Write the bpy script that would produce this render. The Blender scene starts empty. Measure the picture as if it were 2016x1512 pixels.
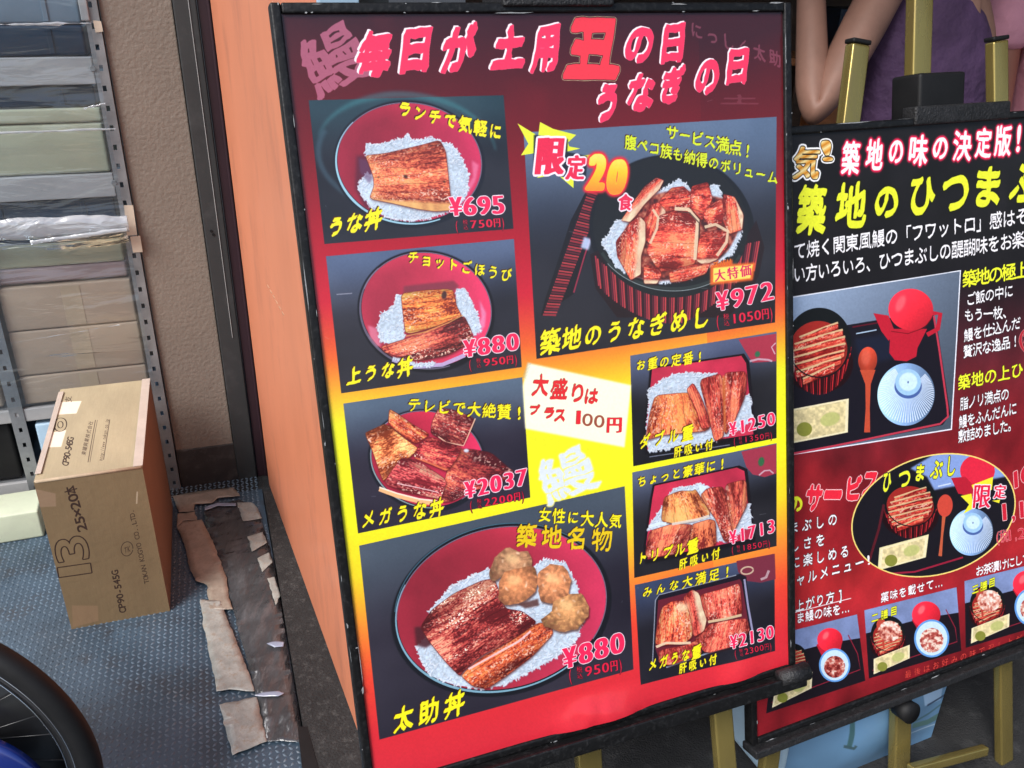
import bpy, bmesh, math, random
import numpy as np
from mathutils import Matrix, Vector

S = bpy.context.scene
COL = S.collection
# ------------------------------------------------------------------ camera
F_PX, CX, CY, CAM_H = 1740.0, 1008.0, 756.0, 1.55      # in pixels of the 2016 px wide photograph


def unit(v):
    v = np.asarray(v, float)
    return v / np.linalg.norm(v)


_dn = unit([-64, 3599, F_PX])                            # "down" seen in camera axes
_Y = unit(np.array([0, 0, 1.0]) - _dn[2] * _dn)
_X = np.cross(_dn, _Y)
if _X[0] < 0:
    _X = -_X
ROT = np.stack([_X, _Y, -_dn])                           # camera axes (x right, y down, z ahead) -> world
CAM = np.array([0, 0, CAM_H])
cam_data = bpy.data.cameras.new('camera')
cam_data.sensor_width = 36
cam_data.lens = F_PX / 2016 * 36
cam_data.clip_start = 0.02
cam_data.clip_end = 500
cam = bpy.data.objects.new('camera', cam_data)
COL.objects.link(cam)
cam.matrix_world = Matrix([[*(float(k) for k in (ROT[i, 0], -ROT[i, 1], -ROT[i, 2])), float(CAM[i])] for i in range(3)] + [[0, 0, 0, 1]])
S.camera = cam
cam_data.dof.use_dof = False

# ------------------------------------------------------------------ light: overcast daylight in a shaded market lane
world = bpy.data.worlds.new('World')
S.world = world
world.use_nodes = True
wn = world.node_tree
sky = wn.nodes.new('ShaderNodeTexSky')
sky.sky_type = 'NISHITA'
sky.sun_disc = False
sky.sun_elevation = math.radians(46)
sky.sun_rotation = math.radians(214)
sky.dust_density = 3.0
sky.ozone_density = 1.0
bg = wn.nodes['Background']
bg.inputs['Strength'].default_value = 0.12
wn.links.new(sky.outputs['Color'], bg.inputs['Color'])
sun_d = bpy.data.lights.new('sun', 'SUN')
sun_d.energy = 2.6
sun_d.angle = math.radians(25)
sun_d.color = (0.985, 0.99, 1.0)
sun = bpy.data.objects.new('sun', sun_d)
COL.objects.link(sun)
_el, _az = math.radians(46), math.radians(214)
_sd = Vector((math.sin(_az) * math.cos(_el), math.cos(_az) * math.cos(_el), math.sin(_el)))
sun.rotation_euler = _sd.to_track_quat('Z', 'Y').to_euler()
S.view_settings.view_transform = 'Standard'
S.view_settings.look = 'None'
S.view_settings.exposure = 0.56
S.view_settings.gamma = 1.0
S.view_settings.use_curve_mapping = False
S.cycles.max_bounces = 8
S.cycles.transparent_max_bounces = 12
S.cycles.use_denoising = True


# ------------------------------------------------------------------ measuring helpers (photo pixel -> place on a real plane)
def ray(x, y):
    return ROT @ unit([(x - CX) / F_PX, (y - CY) / F_PX, 1])


def on_z(x, y, z=0.0):
    r = ray(x, y)
    return CAM + r * ((z - CAM_H) / r[2])


def on_plane(x, y, p, n):
    r = ray(x, y)
    return CAM + r * (((p - CAM) @ n) / (r @ n))


def on_y(x, y, Y):
    return on_plane(x, y, np.array([0, Y, 0.0]), np.array([0, 1.0, 0]))


class Frame:
    """origin + three axes; pt(a, b, c) gives a world point"""
    def __init__(s, o, x, y, z):
        s.o, s.x, s.y, s.z = (np.asarray(k, float) for k in (o, x, y, z))

    def pt(s, a, b, c):
        return s.o + s.x * a + s.y * b + s.z * c

    def hit(s, px, py, b=0.0):
        """photo pixel -> (a, c) on the plane y = b of this frame"""
        q = on_plane(px, py, s.pt(0, b, 0), s.y) - s.o
        return float(q @ s.x), float(q @ s.z)


def yaw_frame(o, deg):
    a = math.radians(deg)
    return Frame(o, [math.cos(a), math.sin(a), 0], [math.sin(a), -math.cos(a), 0], [0, 0, 1])   # y points to the street


WORLD_F = Frame([0, 0, 0], [1, 0, 0], [0, 1, 0], [0, 0, 1])


# ------------------------------------------------------------------ materials
def srgb(c):
    if isinstance(c, str):
        c = [int(c[i:i + 2], 16) / 255 for i in (0, 2, 4)]
    return tuple(k / 12.92 if k <= 0.04045 else ((k + 0.055) / 1.055) ** 2.4 for k in c)


def nd(nt, t, **kw):
    n = nt.nodes.new(t)
    for k, v in kw.items():
        if k.startswith('i_'):
            n.inputs[k[2:].replace('_', ' ')].default_value = v
        else:
            setattr(n, k, v)
    return n


def material(name, col, rough=0.6, metal=0.0, var=0.15, scale=8.0, bump=0.0, bscale=60.0, bdist=0.002,
             spec=0.5, coat=0.0, dark=None, dark_amt=0.5, stretch=None, rvar=0.0, alpha=None):
    """procedural surface: base colour with soft mottling, optional second colour in patches, fine relief"""
    m = bpy.data.materials.new(name)
    m.use_nodes = True
    nt = m.node_tree
    L = nt.links.new
    b = nt.nodes['Principled BSDF']
    col = (*col[:3], 1)
    tc = nd(nt, 'ShaderNodeTexCoord')
    mp = nd(nt, 'ShaderNodeMapping')
    if stretch:
        mp.inputs['Scale'].default_value = stretch
    L(tc.outputs['Object'], mp.inputs['Vector'])
    n1 = nd(nt, 'ShaderNodeTexNoise', i_Scale=scale, i_Detail=6.0, i_Roughness=0.62)
    L(mp.outputs['Vector'], n1.inputs['Vector'])
    r = nd(nt, 'ShaderNodeMapRange')
    r.inputs['From Min'].default_value, r.inputs['From Max'].default_value = 0.3, 0.7
    r.inputs['To Min'].default_value, r.inputs['To Max'].default_value = 1 - var, 1 + var
    L(n1.outputs['Fac'], r.inputs['Value'])
    mx = nd(nt, 'ShaderNodeVectorMath', operation='MULTIPLY')
    mx.inputs[0].default_value = col[:3]
    cmb = nd(nt, 'ShaderNodeCombineXYZ')
    for k in 'XYZ':
        L(r.outputs['Result'], cmb.inputs[k])
    L(cmb.outputs[0], mx.inputs[1])
    out = mx.outputs[0]
    if dark is not None:
        n2 = nd(nt, 'ShaderNodeTexNoise', i_Scale=scale * 2.3, i_Detail=8.0, i_Roughness=0.7)
        L(mp.outputs['Vector'], n2.inputs['Vector'])
        cr = nd(nt, 'ShaderNodeMapRange')
        cr.inputs['From Min'].default_value, cr.inputs['From Max'].default_value = 0.52, 0.68
        cr.inputs['To Max'].default_value = dark_amt
        L(n2.outputs['Fac'], cr.inputs['Value'])
        mc = nd(nt, 'ShaderNodeMix', data_type='RGBA')
        L(cr.outputs['Result'], mc.inputs[0])
        L(out, mc.inputs[6])
        mc.inputs[7].default_value = (*dark[:3], 1)
        out = mc.outputs[2]
    L(out, b.inputs['Base Color'])
    b.inputs['Roughness'].default_value = rough
    b.inputs['Metallic'].default_value = metal
    b.inputs['Specular IOR Level'].default_value = spec
    b.inputs['Coat Weight'].default_value = coat
    b.inputs['Coat Roughness'].default_value = 0.12
    if rvar:
        rr = nd(nt, 'ShaderNodeMapRange')
        rr.inputs['To Min'].default_value, rr.inputs['To Max'].default_value = rough - rvar, rough + rvar
        L(n1.outputs['Fac'], rr.inputs['Value'])
        L(rr.outputs['Result'], b.inputs['Roughness'])
    if bump:
        n3 = nd(nt, 'ShaderNodeTexNoise', i_Scale=bscale, i_Detail=4.0)
        L(mp.outputs['Vector'], n3.inputs['Vector'])
        bp = nd(nt, 'ShaderNodeBump', i_Strength=bump, i_Distance=bdist)
        L(n3.outputs['Fac'], bp.inputs['Height'])
        L(bp.outputs['Normal'], b.inputs['Normal'])
    return m


def film(name, tint=(0.80, 0.86, 0.90), gloss=0.085, frost=0.03, scale=5.0, bump=0.34, stretch=(.8, .8, 4), rough=0.14):
    """clear crumpled plastic film: mostly transparent, some milky scatter, sharp sky glints on the folds"""
    m = bpy.data.materials.new(name)
    m.use_nodes = True
    nt = m.node_tree
    L = nt.links.new
    nt.nodes.remove(nt.nodes['Principled BSDF'])
    out = nt.nodes['Material Output']
    tc = nd(nt, 'ShaderNodeTexCoord')
    mp = nd(nt, 'ShaderNodeMapping')
    mp.inputs['Scale'].default_value = stretch
    L(tc.outputs['Object'], mp.inputs['Vector'])
    n = nd(nt, 'ShaderNodeTexNoise', i_Scale=scale, i_Detail=3.0, i_Distortion=0.8)
    L(mp.outputs['Vector'], n.inputs['Vector'])
    bp = nd(nt, 'ShaderNodeBump', i_Strength=bump, i_Distance=0.03)
    L(n.outputs['Fac'], bp.inputs['Height'])
    tr = nd(nt, 'ShaderNodeBsdfTransparent')
    tr.inputs['Color'].default_value = (*tint, 1)
    df = nd(nt, 'ShaderNodeBsdfDiffuse')
    df.inputs['Color'].default_value = (0.75, 0.8, 0.84, 1)
    gl = nd(nt, 'ShaderNodeBsdfGlossy')
    gl.inputs['Roughness'].default_value = rough
    L(bp.outputs['Normal'], gl.inputs['Normal'])
    L(bp.outputs['Normal'], df.inputs['Normal'])
    m1 = nd(nt, 'ShaderNodeMixShader')
    m1.inputs[0].default_value = frost
    L(tr.outputs[0], m1.inputs[1])
    L(df.outputs[0], m1.inputs[2])
    m2 = nd(nt, 'ShaderNodeMixShader')
    fr = nd(nt, 'ShaderNodeFresnel', i_IOR=1.45)
    L(bp.outputs['Normal'], fr.inputs['Normal'])
    ad = nd(nt, 'ShaderNodeMath', operation='MULTIPLY_ADD')
    L(fr.outputs[0], ad.inputs[0])
    ad.inputs[1].default_value = 1.0
    ad.inputs[2].default_value = gloss - 0.04
    L(ad.outputs[0], m2.inputs[0])
    L(m1.outputs[0], m2.inputs[1])
    L(gl.outputs[0], m2.inputs[2])
    L(m2.outputs[0], out.inputs['Surface'])
    return m


def print_material(name, img, rough=0.22, coat=0.6, bump=0.15, bscale=7.0, croff=0.06, spec=0.5):
    """a printed sheet under laminate; the picture is painted by this script"""
    m = bpy.data.materials.new(name)
    m.use_nodes = True
    nt = m.node_tree
    L = nt.links.new
    b = nt.nodes['Principled BSDF']
    t = nd(nt, 'ShaderNodeTexImage', image=img, interpolation='Linear', extension='EXTEND')
    tc = nd(nt, 'ShaderNodeTexCoord')
    L(tc.outputs['UV'], t.inputs['Vector'])
    L(t.outputs['Color'], b.inputs['Base Color'])
    b.inputs['Roughness'].default_value = rough
    b.inputs['Coat Weight'].default_value = coat
    b.inputs['Coat Roughness'].default_value = croff
    b.inputs['Specular IOR Level'].default_value = spec
    n = nd(nt, 'ShaderNodeTexNoise', i_Scale=bscale, i_Detail=2.5)
    L(tc.outputs['Object'], n.inputs['Vector'])
    bp = nd(nt, 'ShaderNodeBump', i_Strength=bump, i_Distance=0.01)
    L(n.outputs['Fac'], bp.inputs['Height'])
    L(bp.outputs['Normal'], b.inputs['Coat Normal'])
    L(bp.outputs['Normal'], b.inputs['Normal'])
    return m


# ------------------------------------------------------------------ object helpers
def tag(o, label=None, cat=None, group=None, kind=None):
    if label: o['label'] = label
    if cat: o['category'] = cat
    if group: o['group'] = group
    if kind: o['kind'] = kind
    return o


def thing(name, loc, label, cat, group=None):
    o = bpy.data.objects.new(name, None)
    o.empty_display_size = 0.05
    o.location = [float(k) for k in loc]
    COL.objects.link(o)
    return tag(o, label, cat, group)


def world_loc(o):
    v = Vector((0, 0, 0))
    while o is not None:
        v += o.location
        o = o.parent
    return v


def link(o, parent=None):
    COL.objects.link(o)
    if parent is not None:
        w = world_loc(parent)
        o.parent = parent
        o.location = o.location - w
    return o


def from_bm(name, bm, mat, parent=None, smooth=False, origin=None):
    me = bpy.data.meshes.new(name)
    if origin is None:
        if len(bm.verts):
            cs = np.array([v.co for v in bm.verts])
            origin = Vector(((cs[:, 0].min() + cs[:, 0].max()) / 2, (cs[:, 1].min() + cs[:, 1].max()) / 2, cs[:, 2].min()))
        else:
            origin = Vector((0, 0, 0))
    origin = Vector([float(k) for k in origin])
    for v in bm.verts:
        v.co -= origin
    bmesh.ops.recalc_face_normals(bm, faces=bm.faces)
    bm.to_mesh(me)
    bm.free()
    if smooth:
        for p in me.polygons:
            p.use_smooth = True
    o = bpy.data.objects.new(name, me)
    for k in (mat if isinstance(mat, (list, tuple)) else [mat]):
        me.materials.append(k)
    o.location = origin
    return link(o, parent)


def add_box(bm, fr, a0, a1, b0, b1, c0, c1, bevel=0.0, seg=1):
    P = [fr.pt(a, b, c) for a in (a0, a1) for b in (b0, b1) for c in (c0, c1)]
    vs = [bm.verts.new(p) for p in P]
    fs = [bm.faces.new([vs[i] for i in q]) for q in ((0, 1, 3, 2), (4, 6, 7, 5), (0, 4, 5, 1), (2, 3, 7, 6), (0, 2, 6, 4), (1, 5, 7, 3))]
    if bevel:
        es = list({e for f in fs for e in f.edges})
        bmesh.ops.bevel(bm, geom=es, offset=bevel, segments=seg, affect='EDGES', profile=0.6)
    return bm


def box(name, fr, a0, a1, b0, b1, c0, c1, mat, parent=None, bevel=0.002, seg=2, smooth=False):
    bm = bmesh.new()
    add_box(bm, fr, a0, a1, b0, b1, c0, c1, bevel, seg)
    return from_bm(name, bm, mat, parent, smooth)


def add_tube(bm, p0, p1, r0, r1=None, n=16, cap=True):
    p0, p1 = np.asarray(p0, float), np.asarray(p1, float)
    r1 = r0 if r1 is None else r1
    d = unit(p1 - p0)
    a = unit(np.cross(d, [0, 0, 1] if abs(d[2]) < 0.9 else [1, 0, 0]))
    b = np.cross(d, a)
    rings = []
    for p, r in ((p0, r0), (p1, r1)):
        rings.append([bm.verts.new(p + r * (a * math.cos(t) + b * math.sin(t))) for t in np.linspace(0, 2 * math.pi, n, endpoint=False)])
    for i in range(n):
        bm.faces.new([rings[0][i], rings[0][(i + 1) % n], rings[1][(i + 1) % n], rings[1][i]])
    if cap:
        bm.faces.new(rings[0][::-1])
        bm.faces.new(rings[1])
    return bm


def bar(name, p0, p1, side, w, t, mat, parent=None, bevel=0.004):
    """rectangular tube from p0 to p1; 'side' is the direction of its width w, t its depth"""
    p0, p1 = np.asarray(p0, float), np.asarray(p1, float)
    z = unit(p1 - p0)
    x = unit(np.asarray(side, float) - (np.asarray(side, float) @ z) * z)
    y = np.cross(z, x)
    fr = Frame(p0, x, y, z)
    return box(name, fr, -w / 2, w / 2, -t / 2, t / 2, 0, float(np.linalg.norm(p1 - p0)), mat, parent, bevel, 3, True)


def sheet(name, P, mat, parent=None, uv=True, thick=0.0, smooth=True):
    """grid P[i][j] of world points -> surface with 0..1 UV"""
    P = np.asarray(P, float)
    n, m = P.shape[:2]
    bm = bmesh.new()
    V = [[bm.verts.new(P[i, j]) for j in range(m)] for i in range(n)]
    lay = bm.loops.layers.uv.new('UVMap')
    for i in range(n - 1):
        for j in range(m - 1):
            f = bm.faces.new([V[i][j], V[i + 1][j], V[i + 1][j + 1], V[i][j + 1]])
            for lp, (a, b) in zip(f.loops, ((i, j), (i + 1, j), (i + 1, j + 1), (i, j + 1))):
                lp[lay].uv = (b / (m - 1), 1 - a / (n - 1))
    o = from_bm(name, bm, mat, parent, smooth)
    if thick:
        md = o.modifiers.new('thickness', 'SOLIDIFY')
        md.thickness = thick
        md.offset = -1
    return o


def vnoise(x, y, seed=0):
    x, y = np.asarray(x, float), np.asarray(y, float)
    xi, yi = np.floor(x).astype(np.int64), np.floor(y).astype(np.int64)
    fx, fy = x - xi, y - yi
    fx, fy = fx * fx * (3 - 2 * fx), fy * fy * (3 - 2 * fy)

    def h(a, b):
        k = (a * 374761393 + b * 668265263 + seed * 974634777) & 0xffffffff
        k = ((k ^ (k >> 13)) * 1274126177) & 0xffffffff
        return ((k ^ (k >> 16)) & 0xffff) / 65535.0
    return (h(xi, yi) * (1 - fx) + h(xi + 1, yi) * fx) * (1 - fy) + (h(xi, yi + 1) * (1 - fx) + h(xi + 1, yi + 1) * fx) * fy


def fbm(x, y, seed=0, o=4, g=0.5):
    s, a, t = 0, 1.0, 0
    for i in range(o):
        s = s + a * vnoise(x * 2 ** i, y * 2 ** i, seed + i * 17)
        t += a
        a *= g
    return s / t


# ------------------------------------------------------------------ painter: flat print for posters and cartons
def homography(src, dst):
    A = []
    for (x, y), (u, v) in zip(src, dst):
        A.append([x, y, 1, 0, 0, 0, -u * x, -u * y, -u])
        A.append([0, 0, 0, x, y, 1, -v * x, -v * y, -v])
    return np.linalg.svd(np.array(A, float))[2][-1].reshape(3, 3)


def hmap(Hm, p):
    p = np.asarray(p, float)
    q = np.concatenate([p, np.ones(p.shape[:-1] + (1,))], -1) @ Hm.T
    return q[..., :2] / q[..., 2:]


GLYPHS = {}
_cu = bpy.data.curves.new('lettering_source', 'FONT')
_ob = bpy.data.objects.new('lettering_source', _cu)
COL.objects.link(_ob)


def glyph(ch):
    """outline of one character as closed polylines, in em units (y down)"""
    if ch in GLYPHS:
        return GLYPHS[ch]
    _cu.body = ch
    dg = bpy.context.evaluated_depsgraph_get()
    ev = _ob.evaluated_get(dg)
    c = ev.to_curve(dg)
    out = []
    for s in c.splines:
        pts = []
        bp = s.bezier_points
        n = len(bp)
        for i in range(n):
            a, b = bp[i], bp[(i + 1) % n]
            p0, p1, p2, p3 = (np.array(k[:2]) for k in (a.co, a.handle_right, b.handle_left, b.co))
            k = 1 if np.linalg.norm(p1 - p0) + np.linalg.norm(p3 - p2) < 1e-5 else 5
            if k == 1 and np.linalg.norm(p3 - p0) > 0.12:
                k = 3
            for j in range(k):
                t = j / k
                pts.append((1 - t) ** 3 * p0 + 3 * (1 - t) ** 2 * t * p1 + 3 * (1 - t) * t * t * p2 + t ** 3 * p3)
        if len(pts) > 2:
            out.append(np.array(pts) * [1, -1])
    ev.to_curve_clear()
    if out:
        al = np.concatenate(out)
        lo, hi = al.min(0), al.max(0)
    else:
        lo, hi = np.zeros(2), np.ones(2)
    GLYPHS[ch] = (out, lo, hi)
    return GLYPHS[ch]


def dil(m, pts):
    """grey dilation of mask m over a list of integer offsets"""
    r = max(max(abs(a), abs(b)) for a, b in pts) if pts else 0
    if r == 0:
        return m
    p = np.pad(m, r)
    h, w = m.shape
    o = m.copy()
    for a, b in pts:
        np.maximum(o, p[r + a:r + a + h, r + b:r + b + w], out=o)
    return o


def disc(r):
    k = int(math.ceil(r))
    return [(a, b) for a in range(-k, k + 1) for b in range(-k, k + 1) if a * a + b * b <= r * r + 0.3 and (a or b)]


def nib(length, deg, wid=0.0):
    """offsets of a slanted pen nib"""
    L = max(1, int(round(length)))
    c, s = math.cos(math.radians(deg)), math.sin(math.radians(deg))
    pts = {(int(round(-s * t)), int(round(c * t))) for t in np.linspace(-length / 2, length / 2, L * 2 + 1)}
    if wid:
        pts |= {(a + d, b + e) for a, b in pts for d, e in disc(wid)}
    pts.discard((0, 0))
    return list(pts)


def blur(m, r):
    k = int(r)
    if k < 1:
        return m
    for ax in (0, 1):
        p = np.pad(m, [(k + 1, k) if a == ax else (0, 0) for a in (0, 1)] + [(0, 0)] * (m.ndim - 2), mode='edge')
        c = np.cumsum(p, axis=ax)
        n = m.shape[ax]
        hi = np.take(c, range(2 * k + 1, 2 * k + 1 + n), axis=ax)
        lo = np.take(c, range(0, n), axis=ax)
        m = (hi - lo) / (2 * k + 1)
    return m


def rounded(p, n=2, k=.13):
    """corner cutting, keeps the outline but takes its points off"""
    p = np.asarray(p, float)
    for _ in range(n):
        q = np.roll(p, -1, 0)
        p = np.stack([p * (1 - k) + q * k, p * k + q * (1 - k)], 1).reshape(-1, 2)
    return p


class Canvas:
    """RGB picture in sheet space; every drawing call takes coordinates measured in the photograph"""
    def __init__(s, w, h, corners):
        s.w, s.h = w, h
        s.im = np.zeros((h, w, 3))
        s.H = homography(corners, [(0, 0), (w, 0), (w, h), (0, h)])
        s.Hi = np.linalg.inv(s.H)
        yy, xx = np.mgrid[0:h, 0:w]
        s.U, s.V = (xx + .5) / w, (yy + .5) / h
        q = hmap(s.Hi, np.stack([xx + .5, yy + .5], -1))
        s.PX, s.PY = q[..., 0], q[..., 1]

    # -- coverage of closed polylines given in photo px -> (mask, y0, x0)
    def cover(s, polys, pad=3, tex=False):
        T = [np.asarray(p, float) if tex else hmap(s.H, p) for p in polys]
        al = np.concatenate(T)
        x0, y0 = np.floor(al.min(0)).astype(int) - pad
        x1, y1 = np.ceil(al.max(0)).astype(int) + pad
        x0, y0, x1, y1 = max(x0, -60), max(y0, -60), min(x1, s.w + 60), min(y1, s.h + 60)
        w, h = x1 - x0, y1 - y0
        if w <= 0 or h <= 0:
            return np.zeros((1, 1)), 0, 0
        SS = 4
        D = np.zeros(h * SS * (w + 2))
        for t in T:
            a = t - [x0, y0]
            b = np.roll(a, -1, 0)
            d = np.sign(b[:, 1] - a[:, 1])
            lo = np.minimum(a[:, 1], b[:, 1]) * SS - .5
            hi = np.maximum(a[:, 1], b[:, 1]) * SS - .5
            r0 = np.clip(np.ceil(lo), 0, h * SS).astype(int)
            r1 = np.clip(np.ceil(hi), 0, h * SS).astype(int)
            n = np.maximum(r1 - r0, 0)
            if n.sum() == 0:
                continue
            e = np.repeat(np.arange(len(a)), n)
            row = np.arange(n.sum()) - np.repeat(np.cumsum(n) - n, n) + np.repeat(r0, n)
            yy = (row + .5) / SS
            dy = (b - a)[e, 1]
            xx = a[e, 0] + (yy - a[e, 1]) * (b - a)[e, 0] / np.where(dy == 0, 1, dy)
            xx = np.clip(xx, 0, w)
            xi = xx.astype(int)
            fr = xx - xi
            base = row * (w + 2) + xi
            D += np.bincount(base, (1 - fr) * d[e], len(D))[:len(D)] + np.bincount(base + 1, fr * d[e], len(D))[:len(D)]
        M = np.clip(np.abs(np.cumsum(D.reshape(h, SS, w + 2), axis=2)), 0, 1).mean(1)[:, :w]
        return M, y0, x0

    def window(s, M, y0, x0):
        h, w = M.shape
        a0, a1, b0, b1 = max(y0, 0), min(y0 + h, s.h), max(x0, 0), min(x0 + w, s.w)
        if a1 <= a0 or b1 <= b0:
            return None
        return M[a0 - y0:a1 - y0, b0 - x0:b1 - x0], slice(a0, a1), slice(b0, b1)

    def put(s, cov, col, alpha=1.0):
        """col: colour, 'rrggbb', or function(px, py) -> rgb array"""
        W = s.window(*cov)
        if W is None:
            return
        m, A, B = W
        if callable(col):
            c = col(s.PX[A, B], s.PY[A, B])
        else:
            if isinstance(col, str):
                col = [int(col[i:i + 2], 16) / 255 for i in (0, 2, 4)]
            c = np.array(col, float)[None, None, :]
        k = (m * alpha)[..., None]
        s.im[A, B] = s.im[A, B] * (1 - k) + c * k

    def poly(s, pts, col, alpha=1.0, soft=0):
        cv = s.cover([pts], pad=3 + 2 * soft)
        if soft:
            cv = (blur(blur(cv[0], soft), soft), cv[1], cv[2])
        s.put(cv, col, alpha)

    def line(s, pts, wid, col, alpha=1.0, soft=0):
        pts = np.asarray(pts, float)
        d = np.gradient(pts, axis=0)
        n = np.stack([-d[:, 1], d[:, 0]], 1)
        n /= np.linalg.norm(n, axis=1, keepdims=True) + 1e-9
        wd = (np.ones(len(pts)) * wid if np.isscalar(wid) else np.asarray(wid, float))[:, None] / 2
        s.poly(np.concatenate([pts + n * wd, (pts - n * wd)[::-1]]), col, alpha, soft)

    def ell(s, cx, cy, rx, ry, deg=0, a0=0, a1=360, n=72):
        t = np.radians(np.linspace(a0, a1, n, endpoint=(a1 - a0) < 360))
        c, k = math.cos(math.radians(deg)), math.sin(math.radians(deg))
        x, y = rx * np.cos(t), ry * np.sin(t)
        return np.stack([cx + x * c - y * k, cy + x * k + y * c], 1)

    # -- lettering
    def glyph_polys(s, ch, org, ex, ey, lo=(0, 0), size=(1, 1), wob=0.0, seed=0):
        out, _, _ = glyph(ch)
        res = []
        for p in out:
            q = (p - lo) / size
            if wob:
                q = q + wob * (np.stack([vnoise(q[:, 0] * 7 + seed, q[:, 1] * 7, seed), vnoise(q[:, 0] * 7, q[:, 1] * 7 + seed, seed + 5)], 1) - .5)
            res.append(np.asarray(org) + q[:, :1] * np.asarray(ex) + q[:, 1:] * np.asarray(ey))
        return res

    def boxed(s, items, shear=0.0, wob=0.05, rise=0.0):
        """items: (char, x0, y0, x1, y1) -> coverage; each glyph is fitted to its measured box"""
        polys = []
        for i, (ch, x0, y0, x1, y1) in enumerate(items):
            _, lo, hi = glyph(ch)
            sz = np.maximum(hi - lo, 1e-3)
            sh = shear * (y1 - y0)
            rs_ = rise * (y1 - y0)
            polys += s.glyph_polys(ch, (x0 + sh, y0 + rs_), ((x1 - x0) - sh, -rs_), (-sh, (y1 - y0) - rs_), lo, sz, wob, i * 3 + 1)
        return s.cover(polys, pad=24)

    def run(s, text, p0, p1, h, w=None, up=None, wob=0.03, drift=None, jit=0.0):
        """text along a line: p0, p1 = centres of the first and last character, h = height, w = char width"""
        p0, p1 = np.array(p0, float), np.array(p1, float)
        n = len(text)
        d = unit(p1 - p0) if n > 1 else np.array([1.0, 0])
        w = w or h
        up = np.array(up if up is not None else (0.07, 1.0), float)
        polys = []
        for i, ch in enumerate(text):
            if ch == ' ':
                continue
            c = p0 + (p1 - p0) * (i / max(n - 1, 1))
            if drift:
                c = c + [0, drift * math.sin(math.pi * i / max(n - 1, 1))]
            cl, lo, hi = glyph(ch)
            wide = ord(ch) > 0x2000
            if wide:
                mid = np.array([0.5, -0.38])
                ex, ey = d * w, up * h
            else:
                mid = np.array([(lo[0] + hi[0]) / 2, -0.36])
                k = 1.12
                gw_ = hi[0] - lo[0]
                kx = w * .80 / max(gw_, .42) if ch in '0123456789¥' else w * k
                ex, ey = d * kx, up * h * k
            if jit:
                r1, r2, r3 = (float(vnoise(i * 3.7 + q_, len(text) + c[0] * .1, 3)) - .5 for q_ in (0.3, 5.1, 9.7))
                f_ = (1.0 if 0x3040 < ord(ch) < 0x3100 else 1.12) + jit * r1
                ex, ey = ex * f_ + np.array([0, -1]) * np.linalg.norm(ex) * (.10 + .10 * r2), ey * f_ + np.array([1, 0]) * np.linalg.norm(ey) * (-.12 + .1 * r3)
            o = c - ex * mid[0] - ey * mid[1]
            polys += s.glyph_polys(ch, o, ex, ey, (0, 0), (1, 1), wob, i * 7 + 3)
        return s.cover(polys, pad=20)

    def letter(s, cov, col, thick=0, ang=60, wid=0.0, outline=None, ow=2, shadow=None, so=(3, 3), glow=None, gw=6, alpha=1.0, soft=0):
        M, y0, x0 = cov
        if thick or wid:
            M = dil(M, nib(thick, ang, wid) if thick else disc(wid))
        if glow is not None:
            s.put((np.clip(blur(blur(dil(M, disc(gw)), gw / 2), gw / 2) * 1.2, 0, 1), y0, x0), glow, alpha)
        if outline is not None:
            s.put((dil(M, disc(ow)), y0, x0), outline, alpha)
        if shadow is not None:
            s.put((dil(M, [(i * so[1] // max(abs(so[0]), abs(so[1])), i * so[0] // max(abs(so[0]), abs(so[1]))) for i in range(1, max(abs(so[0]), abs(so[1])) + 1)] and
                       [(so[1], so[0]), (so[1] // 2, so[0] // 2)]), y0, x0), shadow, alpha)
        if soft:
            M = blur(M, soft)
        s.put((M, y0, x0), col, alpha)

    # -- food
    def rice(s, poly, seed=0, tint=(0.80, 0.87, 0.93), size=6.5, n=None, edge=True):
        poly = np.asarray(poly, float)
        rg = np.random.default_rng(seed)

        def tex(x, y):
            g = fbm(x / 4.0, y / 4.0, seed, 3)
            g2 = fbm(x / 22.0, y / 22.0, seed + 9, 2)
            v = 0.80 + 0.26 * (g - .35) + 0.12 * (g2 - .5)
            return np.clip(v[..., None] * np.array(tint) * 1.12, 0, 1)
        s.poly(poly, tex)
        # grains standing out along the rim and on the surface
        a, b = poly, np.roll(poly, -1, 0)
        L = np.linalg.norm(b - a, axis=1)
        k = int(L.sum() / (size * 0.55))
        gr = []
        for i in range(k if edge else 0):
            e = rg.choice(len(a), p=L / L.sum())
            t = rg.random()
            gr.append(a[e] + (b[e] - a[e]) * t + rg.normal(0, size * 0.16, 2))
        area = 0.5 * abs(np.sum(a[:, 0] * b[:, 1] - b[:, 0] * a[:, 1]))
        lo, hi = poly.min(0), poly.max(0)
        m = n if n is not None else int(area / (size * size * 1.1))
        inner = rg.random((m * 3, 2)) * (hi - lo) + lo
        ins = np.zeros(len(inner), bool)
        for p, q in zip(a, b):
            c = (p[1] > inner[:, 1]) != (q[1] > inner[:, 1])
            ins ^= c & (inner[:, 0] < (q[0] - p[0]) * (inner[:, 1] - p[1]) / (q[1] - p[1] + 1e-12) + p[0])
        inner = inner[ins][:m]
        sh, li = [], []
        for c in list(inner) + gr:
            g = s.ell(c[0], c[1], size * .5, size * .2, rg.uniform(0, 180), n=8)
            sh.append(g + [0.8, 1.6])
            li.append((g, rg.uniform(0.86, 1.0)))
        for g in sh:
            s.put(s.cover([g]), (0.55, 0.6, 0.7), 0.45)
        for g, v in li:
            s.put(s.cover([g]), (min(1, tint[0] * v * 1.1), min(1, tint[1] * v * 1.06), min(1, tint[2] * v * 1.03)), 0.9)

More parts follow.
